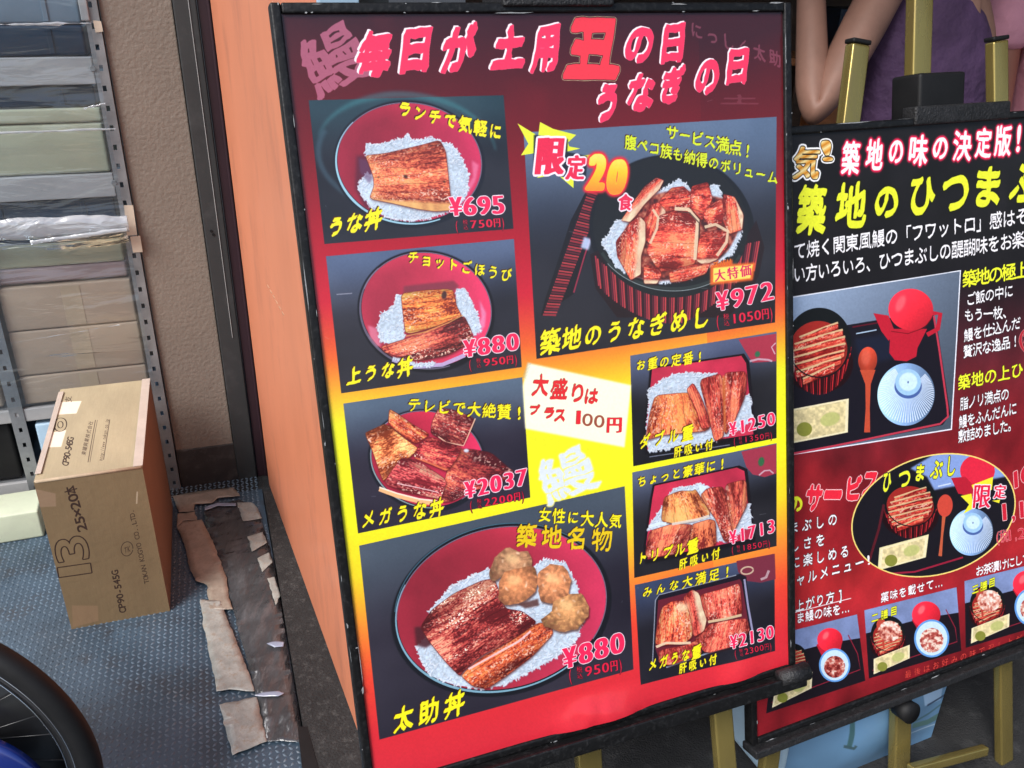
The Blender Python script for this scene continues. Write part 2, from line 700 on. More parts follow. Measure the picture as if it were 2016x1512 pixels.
    def eel(s, poly, quad, seed=0, dark=(.46, .15, .12), mid=(.80, .34, .22), hi=(.96, .66, .42), spark=(1, .86, .76), lines=9, amt=1.0,
            edge=(.90, .74, .56), ew=0.0, contrast=1.0, ang=0.0, cut=.13, grow=1.0):
        """grilled eel: fibres run along quad's first side; glaze sparkles; scored lines; optional pale skin edge"""
        pc_ = np.mean(np.asarray(poly, float), 0)
        poly = rounded(pc_ + (np.asarray(poly, float) - pc_) * grow, 2, cut)
        Hq = homography(quad, [(0, 0), (1, 0), (1, 1), (0, 1)])
        q = np.array(quad, float)
        lu = (np.linalg.norm(q[1] - q[0]) + np.linalg.norm(q[2] - q[3])) / 2
        lv = (np.linalg.norm(q[3] - q[0]) + np.linalg.norm(q[2] - q[1])) / 2

        def tex(x, y):
            w = hmap(Hq, np.stack([x, y], -1))
            u, v = w[..., 0], w[..., 1]
            vv = v + 0.03 * (vnoise(u * 5, v * 3, seed) - .5)
            st = fbm(u * lu / 26, vv * lv / 4, seed + 1, 3)                  # fibres
            gr = fbm(u * lu / 3.2, vv * lv / 2.2, seed + 2, 2)               # grain
            big = fbm(u * 2.2, vv * 2.0, seed + 3, 2)
            wv = np.sin((u * lu / 2.6 + 3.0 * np.abs(((vv * lines * .5) % 1.0) - .5) * lv / lines) * 1.0)       # herringbone of the flesh
            rnd_ = 1 - (2 * np.clip(v, 0, 1) - 1) ** 2
            k = np.clip(0.35 + .16 * rnd_ + contrast * ((st - .5) * 1.0 + (gr - .5) * 1.0 + (big - .5) * 1.7 + .07 * wv), 0, 1)[..., None]
            c = np.where(k < .5, np.array(dark) + (np.array(mid) - dark) * k * 2, np.array(mid) + (np.array(hi) - mid) * (k - .5) * 2)
            ln = np.abs(((vv * lines + .35 * vnoise(u * 3, vv * 4, seed + 5)) % 1.0) - .5)
            c = c * (1 - 0.26 * np.clip(1 - ln * lv / lines / 1.3, 0, 1))[..., None]
            c = c * (.80 + .24 * rnd_)[..., None]
            g = fbm(u * lu / 3.0, vv * lv / 2.2, seed + 7, 2)
            band = np.clip(fbm(u * lu / 60, vv * lv / 14, seed + 8, 2) * 2.4 - .95, 0, 1)
            sp = np.clip((g - .56) * 6, 0, 1) * np.clip(band * 1.3, 0, 1) * amt * .85
            c = c * (1 - sp[..., None]) + np.array(spark) * sp[..., None]
            if ew:
                e = np.clip(1 - (1 - v) * lv / ew, 0, 1)
                e = np.clip(e * 1.7, 0, 1) * (.75 + .4 * vnoise(u * lu / 9, v * 3, seed + 4))
                c = c * (1 - e[..., None]) + np.array(edge) * e[..., None]
            return np.clip(c, 0, 1)
        # soft contact shadow, body, rim
        s.poly(np.asarray(poly) + [1.5, 3.0], (.22, .05, .05), .55, soft=2)
        s.poly(poly, tex)
        pp = np.asarray(poly, float)
        s.line(np.concatenate([pp, pp[:1]]), 1.6, np.array(dark) * .8, .5)

    def image(s, name):
        im = bpy.data.images.new(name, s.w, s.h)
        buf = np.ones((s.h, s.w, 4), np.float32)
        buf[..., :3] = np.clip(s.im, 0, 1)[::-1]
        im.pixels.foreach_set(buf.ravel())
        im.update()
        im.pack()
        return im


def Z(x0, y0, k):
    """reader for coordinates taken in an enlargement of the photograph"""
    return lambda *pts: [(x0 + x * k, y0 + y * k) for x, y in pts]


def rgb(h):
    return np.array([int(h[i:i + 2], 16) / 255 for i in (0, 2, 4)])


def ramp(stops):
    xs = [a for a, _ in stops]
    cs = np.array([rgb(b) for _, b in stops])
    return lambda t: np.stack([np.interp(t, xs, cs[:, i]) for i in range(3)], -1)


# ------------------------------------------------------------------ where the two menu boards stand
def board_frame(o, yaw, lean):
    a, l = math.radians(yaw), math.radians(lean)
    h = np.array([math.cos(a), math.sin(a), 0])
    back = np.array([-math.sin(a), math.cos(a), 0])
    up = math.cos(l) * np.array([0, 0, 1.0]) + math.sin(l) * back
    return Frame(o, h, unit(np.cross(h, up)), up)        # y comes out of the printed face


def project(p):
    q = ROT.T @ (np.asarray(p, float) - CAM)
    return np.array([CX + F_PX * q[0] / q[2], CY + F_PX * q[1] / q[2]])


BS = 0.93                                                # size of the boards against the camera height
BW, BH = 0.780 * BS, 1.127 * BS
B1 = board_frame(CAM + BS * (np.array([-0.209, 0.933, 0.402]) - CAM), 21.3, 14.5)
B2 = board_frame(on_z(1477, 1467, CAM_H - (CAM_H - 0.21) * BS), 24.0, 13.5)
FR = 0.0135 * BS                                              # visible width of the black frame


def canvas_for(b, w, h):
    c = [project(b.pt(a, 0, k)) for a, k in ((FR, BH - FR), (BW - FR, BH - FR), (BW - FR, FR), (FR, FR))]
    return Canvas(w, h, c)


# ================================================================== first poster
def paint_poster_one():
    C = canvas_for(B1, 1230, 1800)
    g = ramp([(0, '3a141c'), (.07, '561018'), (.16, '78101a'), (.25, 'a81226'), (.33, 'c81c32'), (.40, 'e8642c'), (.45, 'f2b82a'), (.485, 'ecec26'), (.60, 'f2f420'),
              (.69, 'f6d824'), (.76, 'f59030'), (.84, 'e84430'), (.92, 'd82c36'), (1, 'cc2838')])
    n = fbm(C.U * 7, C.V * 6, 3, 3)
    t = C.V + 0.045 * (n - .5) * np.clip(1 - C.V * 3, 0, 1) - 0.02 * np.sin(C.U * 3.1) - np.where(C.U > .8, .02, 0)
    C.im[:] = g(t)
    smoke = np.clip(fbm(C.U * 3, C.V * 5, 11, 4) - .5, 0, 1) * np.clip(1 - C.V * 4.5, 0, 1)
    C.im += smoke[..., None] * np.array([1.2, .20, .26])
    RED, RIM = (.93, .18, .33), (.99, .93, .93)
    YEL = (.96, .93, .12)
    # ghost lettering behind the headline
    g1 = C.boxed([('鰻', 596, 38, 708, 186)], 0, .05)
    M, y0, x0 = g1
    H0 = C.H
    # rotated ghost character, built from its outline directly
    ph = math.radians(-27)
    ex, ey = np.array([math.cos(ph), math.sin(ph)]) * 120, np.array([-math.sin(ph), math.cos(ph)]) * 120
    _, lo, hi = glyph('鰻')
    pol = C.glyph_polys('鰻', (576, 92), ex, ey, lo, hi - lo, .08, 4)
    C.letter(C.cover(pol, 12), (.74, .42, .52), thick=5, ang=40, wid=1, alpha=.8)
    C.letter(C.run('にっしく太助', (1370, 62), (1524, 116), 34, 26, wob=.05), (.62, .34, .42), thick=3, ang=50, alpha=.55)
    C.letter(C.boxed([('土', 1418, 188, 1490, 206)], 0), (.6, .36, .42), thick=2, alpha=.35)
    # headline, brush characters fitted to their places
    def head(items, sh=.10, th=14):
        cv = C.boxed(items, sh, .07, rise=.07)
        C.letter(cv, (.95, .20, .36), thick=th, ang=58, wid=1.7, shadow=(1, .95, .96), so=(4, 3))
    head([('毎', 704, 66, 774, 150)])
    head([('日', 792, 60, 848, 142), ('が', 870, 52, 940, 142)])
    head([('土', 970, 54, 1036, 134), ('用', 1046, 56, 1100, 142)])
    cv = C.boxed([('丑', 1114, 46, 1220, 148)], .08, .05)
    C.letter(cv, (.93, .22, .28), thick=21, ang=60, wid=2, outline=(.85, .8, .6), ow=3)
    C.letter(cv, (.93, .22, .28), thick=21, ang=60, wid=2, outline=(.22, .08, .1), ow=2)
    C.letter(cv, (.93, .22, .28), thick=20, ang=60, wid=2)
    head([('の', 1230, 58, 1286, 124), ('日', 1302, 52, 1346, 124)], .10, 12)
    head([('う', 1174, 168, 1215, 240), ('な', 1234, 148, 1288, 220), ('ぎ', 1301, 134, 1348, 202), ('の', 1368, 122, 1415, 186), ('日', 1430, 100, 1471, 166)], .10, 11)

    # ---- photo panels
    def panel(q, top, bot, seed, mid=.45):
        Hq = homography(q, [(0, 0), (1, 0), (1, 1), (0, 1)])
        t_, b_ = rgb(top), rgb(bot)

        def tex(x, y):
            w = hmap(Hq, np.stack([x, y], -1))
            k = np.clip(w[..., 1] / mid, 0, 1)
            k = (k * k * (3 - 2 * k))[..., None]
            nn = (fbm(w[..., 0] * 3, w[..., 1] * 3, seed, 3) - .5)[..., None]
            return np.clip(t_ * (1 - k) + b_ * k + nn * .10, 0, 1)
        C.poly(q, tex)
    P1 = [(609, 199), (991, 189), (1010, 451), (640, 481)]
    P2 = [(643, 505), (1011, 471), (1026, 722), (673, 774)]
    P3 = [(677, 794), (1027, 742), (1043, 978), (706, 1049)]
    P4 = [(708, 1073), (1228, 956), (1246, 1316), (748, 1454)]
    P5 = [(1030, 262), (1527, 231), (1524, 635), (1055, 706)]
    P6 = [(1239, 700), (1527, 653), (1527, 862), (1245, 917)]
    P7 = [(1243, 929), (1527, 872), (1527, 1074), (1247, 1136)]
    P8 = [(1248, 1150), (1523, 1089), (1524, 1280), (1260, 1346)]
    for q, tp, bt, sd in ((P1, '2f4650', '26262e', 1), (P2, '566684', '2a2832', 2), (P3, '54667a', '2c2836', 3), (P4, '46525f', '2a2733', 4),
                          (P5, '5b6f8a', '222028', 5), (P6, '55607e', '1c1b20', 6), (P7, '55607a', '1d1c22', 7), (P8, '3c4866', '201f28', 8)):
        panel(q, tp, bt, sd, .6 if sd == 5 else .5)

    def bowl(cx, cy, rx, ry, deg, inner='b0283e', rim='7ab4cc', low=1.0, rimw=5, dark='1a1c26'):
        C.poly(C.ell(cx, cy + 3, rx * 1.045 + 2, ry * 1.05 + 3, deg), dark, soft=1)
        C.poly(C.ell(cx - 1, cy + 2, rx * 1.012 + rimw, ry * 1.012 + rimw, deg), dark)
        e = C.ell(cx, cy + 1, rx + rimw * .5, ry + rimw * .6, deg, 60, 215, 80)
        C.line(e, np.interp(np.linspace(0, 1, 80), [0, .5, 1], [rimw * .5, rimw, rimw * .4]), rim, .9)
        e = C.ell(cx, cy, rx + 1, ry + 1, deg, 190, 400, 80)
        C.line(e, 2, '8c7890', .8)
        i_ = rgb(inner)

        def tex(x, y):
            dx, dy = (x - cx) / rx, (y - cy) / ry
            r = np.sqrt(dx * dx + dy * dy)
            k = .80 + .32 * np.clip(dx * .7 + .35, 0, 1) + .22 * np.clip(-dy - .6, 0, 1) + .12 * (fbm(x / 40, y / 40, 5, 2) - .5) + .12 * np.clip(r - .8, 0, 1) * 3
            c = i_ * k[..., None]
            c[..., 2] += .05 * np.clip(dx, 0, 1)
            return np.clip(c, 0, 1)
        C.poly(C.ell(cx, cy, rx, ry, deg), tex)

    # panel 1: small rice bowl with one broad fillet
    z = Z(600, 180, .2282)
    e = C.ell(800, 300, 176, 112, 4, 190, 352, 60)
    C.line(e, np.interp(np.linspace(0, 1, 60), [0, .4, 1], [2, 15, 3]), '3f7f86', .55, soft=3)
    C.line(C.ell(800, 306, 172, 110, 4, 130, 200, 40), 10, '486878', .5, soft=3)
    bowl(806, 321, 141, 116, 6, 'b02c44', 'a8dcee', rimw=5)
    C.poly(z((1440, 600), (1500, 640), (1470, 780), (1400, 900), (1380, 860), (1450, 740)), (.93, .55, .68), .6, soft=2)
    C.poly(z((450, 560), (560, 560), (600, 700), (600, 1010), (520, 1010), (440, 840)), (.34, .12, .2), .8, soft=3)
    C.rice(z((525, 540), (530, 450), (620, 465), (700, 445), (790, 425), (850, 410), (895, 368), (930, 430), (1010, 420), (1100, 400), (1160, 430), (1205, 450),
              (1265, 460), (1330, 540), (1380, 640), (1415, 720), (1400, 900), (1300, 1010), (1180, 1060), (1060, 1100), (900, 1120), (740, 1100), (610, 1040), (520, 930),
              (460, 850), (475, 790), (540, 700), (590, 740), (570, 620)), 1)
    C.poly(z((470, 580), (560, 600), (590, 760), (560, 800), (480, 700)), (.38, .25, .38), .6, soft=2)
    C.eel(z((525, 558), (700, 540), (1000, 470), (1165, 425), (1215, 520), (1230, 650), (1255, 890), (1262, 1030), (1130, 1040), (980, 1020), (760, 970), (560, 930), (600, 820), (595, 740), (550, 620)),
          z((520, 560), (1180, 430), (1265, 1010), (570, 960)), 1, dark=(.50, .15, .12), mid=(0.87, 0.39, 0.28), hi=(0.97, 0.65, 0.41), lines=7, ew=11, edge=(.90, .68, .42))
    for x, y, r in ((872, 740, 17), (1205, 785, 9), (640, 745, 8)):
        c = z((x, y))[0]
        C.poly(C.ell(c[0], c[1], r * .26, r * .2, 30), (.2, .1, .08), .85, soft=1)
    # panel 2
    z = Z(620, 450, .2183)
    bowl(839, 610, 127, 111, 10, 'cc3450', '6a6276', rimw=5, dark='120e18')
    C.poly(z((480, 870), (560, 900), (600, 1060), (560, 1060), (500, 980)), (.9, .55, .65), .7, soft=2)
    C.poly(z((1480, 640), (1540, 760), (1530, 880), (1470, 960), (1440, 900), (1500, 800)), (.9, .6, .75), .7, soft=2)
    C.line(z((700, 1180), (900, 1245), (1150, 1225), (1350, 1140)), 8, (.72, .68, .84), .9)
    C.rice(z((735, 590), (780, 600), (805, 1000), (700, 1050), (590, 1010), (570, 880), (600, 770), (660, 735), (720, 690)), 2)
    C.rice(z((1270, 540), (1350, 550), (1420, 680), (1480, 820), (1490, 920), (1430, 960), (1340, 800), (1270, 720)), 3)
    C.rice(z((700, 1165), (820, 1160), (900, 1215), (1100, 1200), (1020, 1240), (860, 1235)), 4)
    C.poly(z((800, 520), (1250, 470), (1300, 520), (1260, 560), (800, 590)), (.5, .2, .26), .9, soft=2)
    C.eel(z((775, 585), (1000, 555), (1190, 545), (1250, 560), (1275, 700), (1320, 780), (1240, 840), (820, 960), (800, 800)),
          z((775, 570), (1260, 540), (1300, 860), (815, 980)), 2, dark=(.50, .15, .10), mid=(0.95, 0.48, 0.24), hi=(0.97, 0.74, 0.37), lines=8)
    C.eel(z((600, 1060), (800, 1000), (1100, 880), (1340, 780), (1400, 900), (1430, 1010), (1200, 1140), (950, 1190), (780, 1165), (620, 1110)),
          z((600, 1040), (1340, 780), (1430, 1000), (700, 1200)), 3, dark=(.36, .10, .12), mid=(0.79, 0.28, 0.26), hi=(0.97, 0.54, 0.39), lines=6, amt=1.2)
    C.line(z((820, 970), (1000, 930), (1200, 850), (1330, 780)), 2.2, (.85, .62, .34), .8)
    C.poly(C.ell(*z((1165, 600))[0], 5, 8, 10), (.2, .12, .16), .85, soft=1)
    C.line(z((200, 595), (340, 585)), 2, (.8, .8, .85), .5)
    # panel 3: heaped fillets
    z = Z(660, 730, .2183)
    C.poly(C.ell(*z((800, 800))[0], 108, 88, 12), (.15, .12, .17), .9, soft=2)
    bowl(*z((830, 790))[0], 110, 92, 14, 'c42c48', '96a8ac', rimw=3)
    C.eel(z((1060, 700), (1220, 700), (1400, 730), (1560, 870), (1610, 900), (1500, 1000), (1200, 1090), (1060, 1170), (960, 1180), (980, 1000)),
          z((1060, 690), (1600, 880), (1250, 1180), (960, 1080)), 4, dark=(.38, .10, .14), mid=(0.74, 0.26, 0.26), hi=(0.95, 0.51, 0.37), lines=8, amt=.7)
    C.eel(z((270, 560), (330, 530), (460, 470), (620, 600), (760, 700), (640, 800), (560, 860), (440, 1000), (400, 900), (340, 720)),
          z((280, 560), (620, 450), (720, 800), (420, 1000)), 5, dark=(.55, .22, .12), mid=(0.96, 0.54, 0.32), hi=(0.97, 0.87, 0.54), lines=6)
    C.eel(z((490, 340), (560, 380), (700, 480), (860, 570), (720, 660), (560, 540), (480, 480)), z((490, 340), (860, 560), (720, 680), (470, 490)), 6, dark=(.5, .14, .12), mid=(0.90, 0.37, 0.26), hi=(0.97, 0.68, 0.40), lines=4, ew=0)
    C.eel(z((930, 330), (1060, 345), (1260, 425), (1200, 560), (1150, 665), (1000, 640), (860, 560), (870, 460)), z((930, 330), (1270, 420), (1150, 670), (850, 550)), 7,
          dark=(.38, .12, .14), mid=(0.68, 0.24, 0.24), hi=(0.95, 0.62, 0.48), lines=4)
    C.line(z((1260, 425), (1200, 570), (1155, 670), (1000, 640), (930, 590)), 2.5, (.93, .75, .62), .9)
    C.eel(z((770, 640), (860, 590), (1000, 640), (1140, 680), (1100, 780), (1010, 905), (860, 840), (700, 780)), z((780, 600), (1140, 680), (1010, 905), (700, 790)), 8,
          dark=(.45, .10, .14), mid=(0.90, 0.32, 0.32), hi=(0.97, 0.63, 0.46), lines=6, amt=1.5, ew=8, edge=(.9, .45, .3))
    C.eel(z((600, 780), (740, 800), (1010, 980), (960, 1130), (930, 1150), (640, 1090), (440, 1010), (520, 880)), z((600, 790), (1010, 980), (930, 1150), (430, 1010)), 9,
          dark=(.50, .12, .16), mid=(0.94, 0.39, 0.39), hi=(0.97, 0.70, 0.57), lines=7, amt=1.6)
    C.line(z((400, 1060), (560, 1120), (760, 1170), (940, 1195)), 9, (.95, .72, .50), 1)
    C.line(z((400, 1045), (560, 1100), (760, 1150), (940, 1170)), 3, (1, .93, .84), .9)
    C.line(z((560, 1010), (760, 1050), (930, 1090)), 2, (1, .85, .85), .8)
    C.poly(C.ell(*z((1180, 715))[0], 5, 3.5, 0), (.85, .92, .98), .9, soft=1)
    # panel 4: large oval bowl with fillet and scallops
    z = Z(700, 960, .2778)
    C.poly(C.ell(*z((1030, 860))[0], 218, 162, -14), (.10, .10, .13), .9, soft=3)
    bowl(*z((1033, 850))[0], 207, 157, -14, 'b02e42', '86b8cc', rimw=5, dark='14161e')
    C.line(C.ell(*z((1033, 845))[0], 212, 163, -14, 195, 330, 70), 2, '4a7c90', .7)
    C.rice(z((670, 700), (800, 630), (930, 570), (1050, 620), (1250, 560), (1340, 500), (1490, 530), (1560, 680), (1620, 900), (1560, 1080), (1440, 1180), (1250, 1290),
              (1050, 1390), (900, 1420), (700, 1390), (540, 1330), (470, 1230), (430, 1120), (480, 1080), (560, 950), (520, 870)), 5, size=7.5)
    C.poly(z((420, 980), (520, 980), (560, 1090), (500, 1130), (430, 1110)), (.28, .12, .15), .9, soft=3)
    C.eel(z((460, 980), (540, 860), (700, 740), (900, 650), (980, 640), (1030, 760), (1060, 850), (1180, 870), (1290, 950), (1100, 1080), (900, 1180), (770, 1290), (740, 1330), (640, 1230), (520, 1080)),
          z((470, 960), (1000, 640), (1280, 960), (760, 1320)), 10, dark=(.38, .10, .12), mid=(0.76, 0.28, 0.26), hi=(0.97, 0.65, 0.52), lines=9, amt=1.6, contrast=1.1)
    C.eel(z((780, 1290), (900, 1190), (1100, 1080), (1290, 950), (1380, 960), (1400, 1030), (1250, 1190), (1080, 1320), (930, 1420), (830, 1400), (750, 1330)),
          z((770, 1260), (1300, 940), (1400, 1060), (850, 1430)), 11, dark=(.44, .12, .10), mid=(0.85, 0.35, 0.21), hi=(0.97, 0.57, 0.32), lines=4, amt=.9)
    C.line(z((800, 1280), (960, 1190), (1160, 1080), (1240, 1010)), 4, (.97, .82, .84), .8, soft=0)
    rg = np.random.default_rng(5)

    def scallop(pts, ctr, seed, base=(.74, .50, .34)):
        px = rounded(z(*pts), 2)
        px = px + 3.2 * (np.stack([fbm(px[:, 0] / 7, px[:, 1] / 7, seed, 2), fbm(px[:, 0] / 7, px[:, 1] / 7, seed + 9, 2)], 1) - .5) * 2
        cc = z(ctr)[0]

        def tex(x, y):
            dx, dy = x - cc[0], y - cc[1]
            r = np.hypot(dx, dy) / 32
            a = np.arctan2(dy, dx)
            rd = .5 + .5 * np.sin(a * 9 + 9 * vnoise(x / 12, y / 12, seed))
            k = 1.28 - .34 * r + .22 * (rd - .5) * np.clip(r * 1.6 - .5, 0, 1) + .55 * (fbm(x / 6, y / 6, seed, 4) - .5)
            c = np.array(base) * k[..., None]
            d = np.clip(r * 1.3 - .75, 0, 1)[..., None] * (vnoise(x / 5, y / 5, seed + 3) > .45)[..., None]
            return np.clip(c * (1 - .45 * d) + np.array([.5, .3, .22]) * .45 * d, 0, 1)
        C.poly(px + [2, 4], (.25, .12, .1), .7, soft=2)
        C.poly(px, tex)
        C.poly(C.ell(cc[0] - 3, cc[1] - 6, 14, 9, 20), (1, .88, .62), .40, soft=4)
        for k_ in range(5):
            a_ = rg.uniform(0, 6.28)
            C.poly(C.ell(cc[0] + 22 * math.cos(a_), cc[1] + 18 * math.sin(a_), 4, 1.6, math.degrees(a_) + 90), (1, .86, .72), .55, soft=1)
    scallop([(990, 480), (1080, 415), (1150, 450), (1220, 440), (1250, 500), (1240, 590), (1180, 640), (1060, 620), (960, 660), (940, 590)], (1120, 520), 1, (.68, .50, .36))
    scallop([(1010, 680), (1060, 590), (1160, 560), (1270, 550), (1290, 640), (1270, 730), (1180, 810), (1060, 830), (1010, 780)], (1130, 670), 2, (.80, .52, .34))
    scallop([(1290, 600), (1380, 530), (1480, 560), (1530, 650), (1500, 760), (1400, 820), (1300, 790), (1290, 700)], (1400, 660), 3, (.82, .54, .36))
    scallop([(1400, 800), (1500, 750), (1600, 740), (1650, 840), (1640, 920), (1560, 1000), (1470, 1020), (1340, 980), (1300, 930), (1380, 880)], (1500, 850), 4, (.78, .56, .36))
    C.poly(z((1150, 820), (1290, 780), (1300, 830), (1200, 850)), (.3, .14, .12), .8, soft=2)
    # panel 5: lacquered tub with cut eel
    z = Z(1010, 220, .2679)
    C.poly(z((540, 570), (680, 590), (600, 850), (520, 1100), (440, 1340), (200, 1500), (230, 1380), (330, 1080), (420, 800)), (.11, .09, .11))
    for i in range(46):                                   # the lid's ribbed edge
        t = i / 45
        a = np.array(z((545 - 330 * t, 590 + 900 * t))[0])
        b = a + np.array([29 - 3 * t, 9 - 8 * t])
        C.line([a, b], 3.2 if i % 3 else 4.2, [(.62, .18, .22), (.42, .12, .18), (.75, .24, .26)][i % 3], .9)
    C.line(z((655, 600), (590, 850), (520, 1060), (440, 1330)), 3, (.75, .2, .32), .7)
    C.line(z((545, 930), (520, 1010)), 16, (.75, .82, .95), .9, soft=2)
    C.poly(C.ell(*z((1160, 870))[0], 163, 147, 10), (.10, .10, .12), 1, soft=1)
    # ribbed body of the tub
    C.poly(z((560, 1050), (640, 1010), (1160, 1330), (1650, 1010), (1780, 800), (1840, 1000), (1800, 1200), (1700, 1400), (1560, 1512), (760, 1512), (600, 1300)), (.14, .08, .10))
    for i in range(78):
        t = i / 77
        x0 = 600 + 1200 * t
        y0 = 1060 + 250 * math.sin(math.pi * min(1, t * 1.08)) ** .8 - 240 * max(0, t - .55)
        y1 = y0 + 190 - 60 * abs(t - .5)
        a, b = z((x0, y0), (x0 - 60 * (t - .5) - 6, y1 + 60))
        C.line([a, b], 3.0, [(.66, .20, .26), (.36, .12, .18), (.20, .08, .12), (.78, .26, .28)][(i * 7) % 4], .9)
    C.poly(C.ell(*z((1150, 850))[0], 152, 138, 8), (.12, .12, .13))
    C.line(C.ell(*z((1150, 860))[0], 150, 118, 5, 20, 150, 60), 6, (.18, .2, .2), 1)
    C.line(C.ell(*z((1150, 865))[0], 153, 121, 5, 35, 140, 60), 1.6, (.6, .66, .66), .8)
    C.rice(z((700, 900), (740, 810), (820, 790), (870, 700), (960, 640), (1100, 570), (1160, 530), (1210, 500), (1290, 560), (1310, 640), (1440, 620), (1440, 540), (1500, 540), (1530, 640),
              (1650, 780), (1670, 900), (1600, 1050), (1450, 1130), (1300, 1220), (1100, 1260), (900, 1220), (760, 1150), (700, 1060), (640, 960)), 8)
    cream = (.90, .80, .66)
    C.poly(rounded(z((960, 640), (1100, 590), (1300, 580), (1440, 620), (1640, 660), (1660, 860), (1560, 1050), (1400, 1150), (1240, 1230), (1000, 1250), (840, 1200), (780, 1060), (800, 880)), 2, .2), lambda x, y: np.clip(ramp([(0, '3a1010'), (.5, '8c3024'), (1, 'c87858')])(np.clip(fbm(x / 9, y / 9, 61, 3) * 1.8 - .45, 0, 1)), 0, 1), .92, soft=2)

    def chunk(pts, quad, seed, **kw):
        C.eel(z(*pts), z(*quad), seed, dark=(.55, .13, .12), mid=(0.94, 0.32, 0.26), hi=(0.97, 0.57, 0.39), lines=4, amt=.9, cut=.08, grow=1.09, **kw)
    chunk([(900, 640), (960, 560), (1040, 500), (1090, 520), (1060, 580), (960, 680), (900, 760), (860, 800), (800, 790)], [(900, 640), (1060, 490), (1090, 560), (840, 810)], 20, ew=22, edge=cream)
    chunk([(1090, 640), (1160, 570), (1240, 560), (1300, 620), (1290, 700), (1180, 720), (1080, 740), (1060, 700)], [(1080, 620), (1290, 580), (1300, 700), (1080, 730)], 21)
    chunk([(1310, 560), (1420, 530), (1450, 640), (1430, 700), (1380, 790), (1300, 700)], [(1310, 560), (1440, 540), (1400, 790), (1290, 740)], 22)
    chunk([(1430, 700), (1520, 650), (1550, 760), (1510, 830), (1430, 830), (1390, 760)], [(1420, 700), (1530, 660), (1520, 840), (1400, 820)], 23)
    chunk([(1540, 620), (1620, 640), (1680, 760), (1670, 860), (1580, 890), (1540, 800)], [(1540, 620), (1560, 900), (1680, 850), (1640, 640)], 24, ew=7, edge=cream)
    chunk([(1000, 700), (1060, 680), (1110, 740), (1080, 860), (1000, 960), (940, 900), (960, 800)], [(1000, 700), (940, 940), (1050, 960), (1110, 740)], 25, ew=13, edge=cream)
    chunk([(860, 830), (920, 790), (960, 830), (960, 960), (930, 1060), (930, 1180), (860, 1220), (820, 1150), (770, 1060), (760, 960)], [(820, 830), (790, 1200), (920, 1220), (960, 830)], 26, ew=15, edge=cream)
    chunk([(1080, 780), (1200, 740), (1320, 760), (1350, 860), (1320, 960), (1320, 1100), (1260, 1130), (1080, 1160), (990, 1020), (1040, 900)], [(1080, 770), (1340, 790), (1300, 1130), (1010, 1130)], 27)
    C.line(z((1020, 720), (1060, 780), (1050, 860), (1000, 970)), 5, cream, .9)
    C.line(z((1180, 715), (1280, 720), (1350, 800), (1340, 920), (1330, 1090)), 7, cream, .95)
    C.line(z((1200, 735), (1290, 745), (1360, 820), (1360, 930)), 2.5, (.25, .18, .16), .8)
    chunk([(1380, 900), (1480, 880), (1560, 900), (1560, 990), (1490, 1080), (1400, 1120), (1350, 1090), (1360, 980)], [(1370, 900), (1560, 890), (1500, 1100), (1350, 1110)], 28, ew=10, edge=cream)
    C.line(z((1400, 850), (1480, 830), (1570, 880), (1560, 960), (1490, 1060)), 6, cream, .9)
    chunk([(1150, 1180), (1300, 1130), (1430, 1120), (1400, 1190), (1260, 1240), (1160, 1250)], [(1150, 1170), (1430, 1110), (1390, 1200), (1160, 1250)], 29)
    chunk([(960, 1130), (1060, 1150), (1080, 1200), (1050, 1260), (960, 1260)], [(960, 1130), (1070, 1150), (1060, 1260), (950, 1260)], 30, ew=9, edge=cream)
    # starburst and "limited to 20"
    for pts in (((30, 90), (160, 170), (150, 310), (55, 325), (110, 240)), ((195, 80), (290, 130), (460, 175), (400, 230), (410, 260), (490, 275), (380, 300), (180, 200)),
                ((170, 490), (200, 465), (230, 480)), ((340, 480), (440, 500), (440, 565)), ((480, 330), (600, 315), (560, 350))):
        C.poly(z(*pts), (.90, .95, .22))
    C.poly(z((150, 175), (400, 205), (395, 300), (540, 330), (530, 510), (380, 480), (145, 430)), (.07, .09, .13), .85, soft=1)
    cv = C.boxed([('限', *z((170, 200))[0], *z((378, 462))[0])], .10, .02)
    C.letter(cv, (.90, .16, .30), thick=7, ang=0, wid=1.5, outline=(.97, .93, .96), ow=5)
    cv = C.boxed([('定', *z((385, 325))[0], *z((530, 500))[0])], .12, .02)
    C.letter(cv, (.90, .16, .30), thick=3, ang=0, wid=1.2, outline=(.97, .93, .96), ow=4)
    cv = C.boxed([('2', *z((548, 325))[0], *z((675, 570))[0]), ('0', *z((692, 365))[0], *z((825, 600))[0])], .14, .01)
    gold = lambda x, y: ramp([(0, 'f4ea70'), (.5, 'f7c92a'), (1, 'f0902c')])(np.clip((y - 305) / 70, 0, 1))
    C.letter(cv, gold, thick=10, ang=0, wid=3, glow=(.92, .16, .22), gw=6)
    C.letter(cv, gold, thick=10, ang=0, wid=3, outline=(.96, .80, .20), ow=1)
    cv = C.boxed([('食', *z((770, 610))[0], *z((870, 725))[0])], .05, .02)
    C.letter(cv, (.90, .18, .32), thick=2, ang=0, wid=1, outline=(.97, .9, .93), ow=4)

    # panels 6-8: lacquer boxes
    def lacquer(q, seed, cup=True):
        C.poly(np.array(q) + [0, 4], (.06, .05, .07), .9, soft=2)
        C.poly(q, (.09, .06, .09))
        c = np.mean(q, 0)
        qi = c + (np.array(q) - c) * .95
        C.poly(qi, lambda x, y: np.clip(rgb('b82c46') * (1.05 + .3 * (fbm(x / 30, y / 30, seed, 2) - .5))[..., None], 0, 1))
    # 6
    z = Z(1010, 600, .2778)
    C.poly(z((1590, 245), (1858, 205), (1858, 400), (1690, 410), (1640, 330)), (.66, .20, .28))
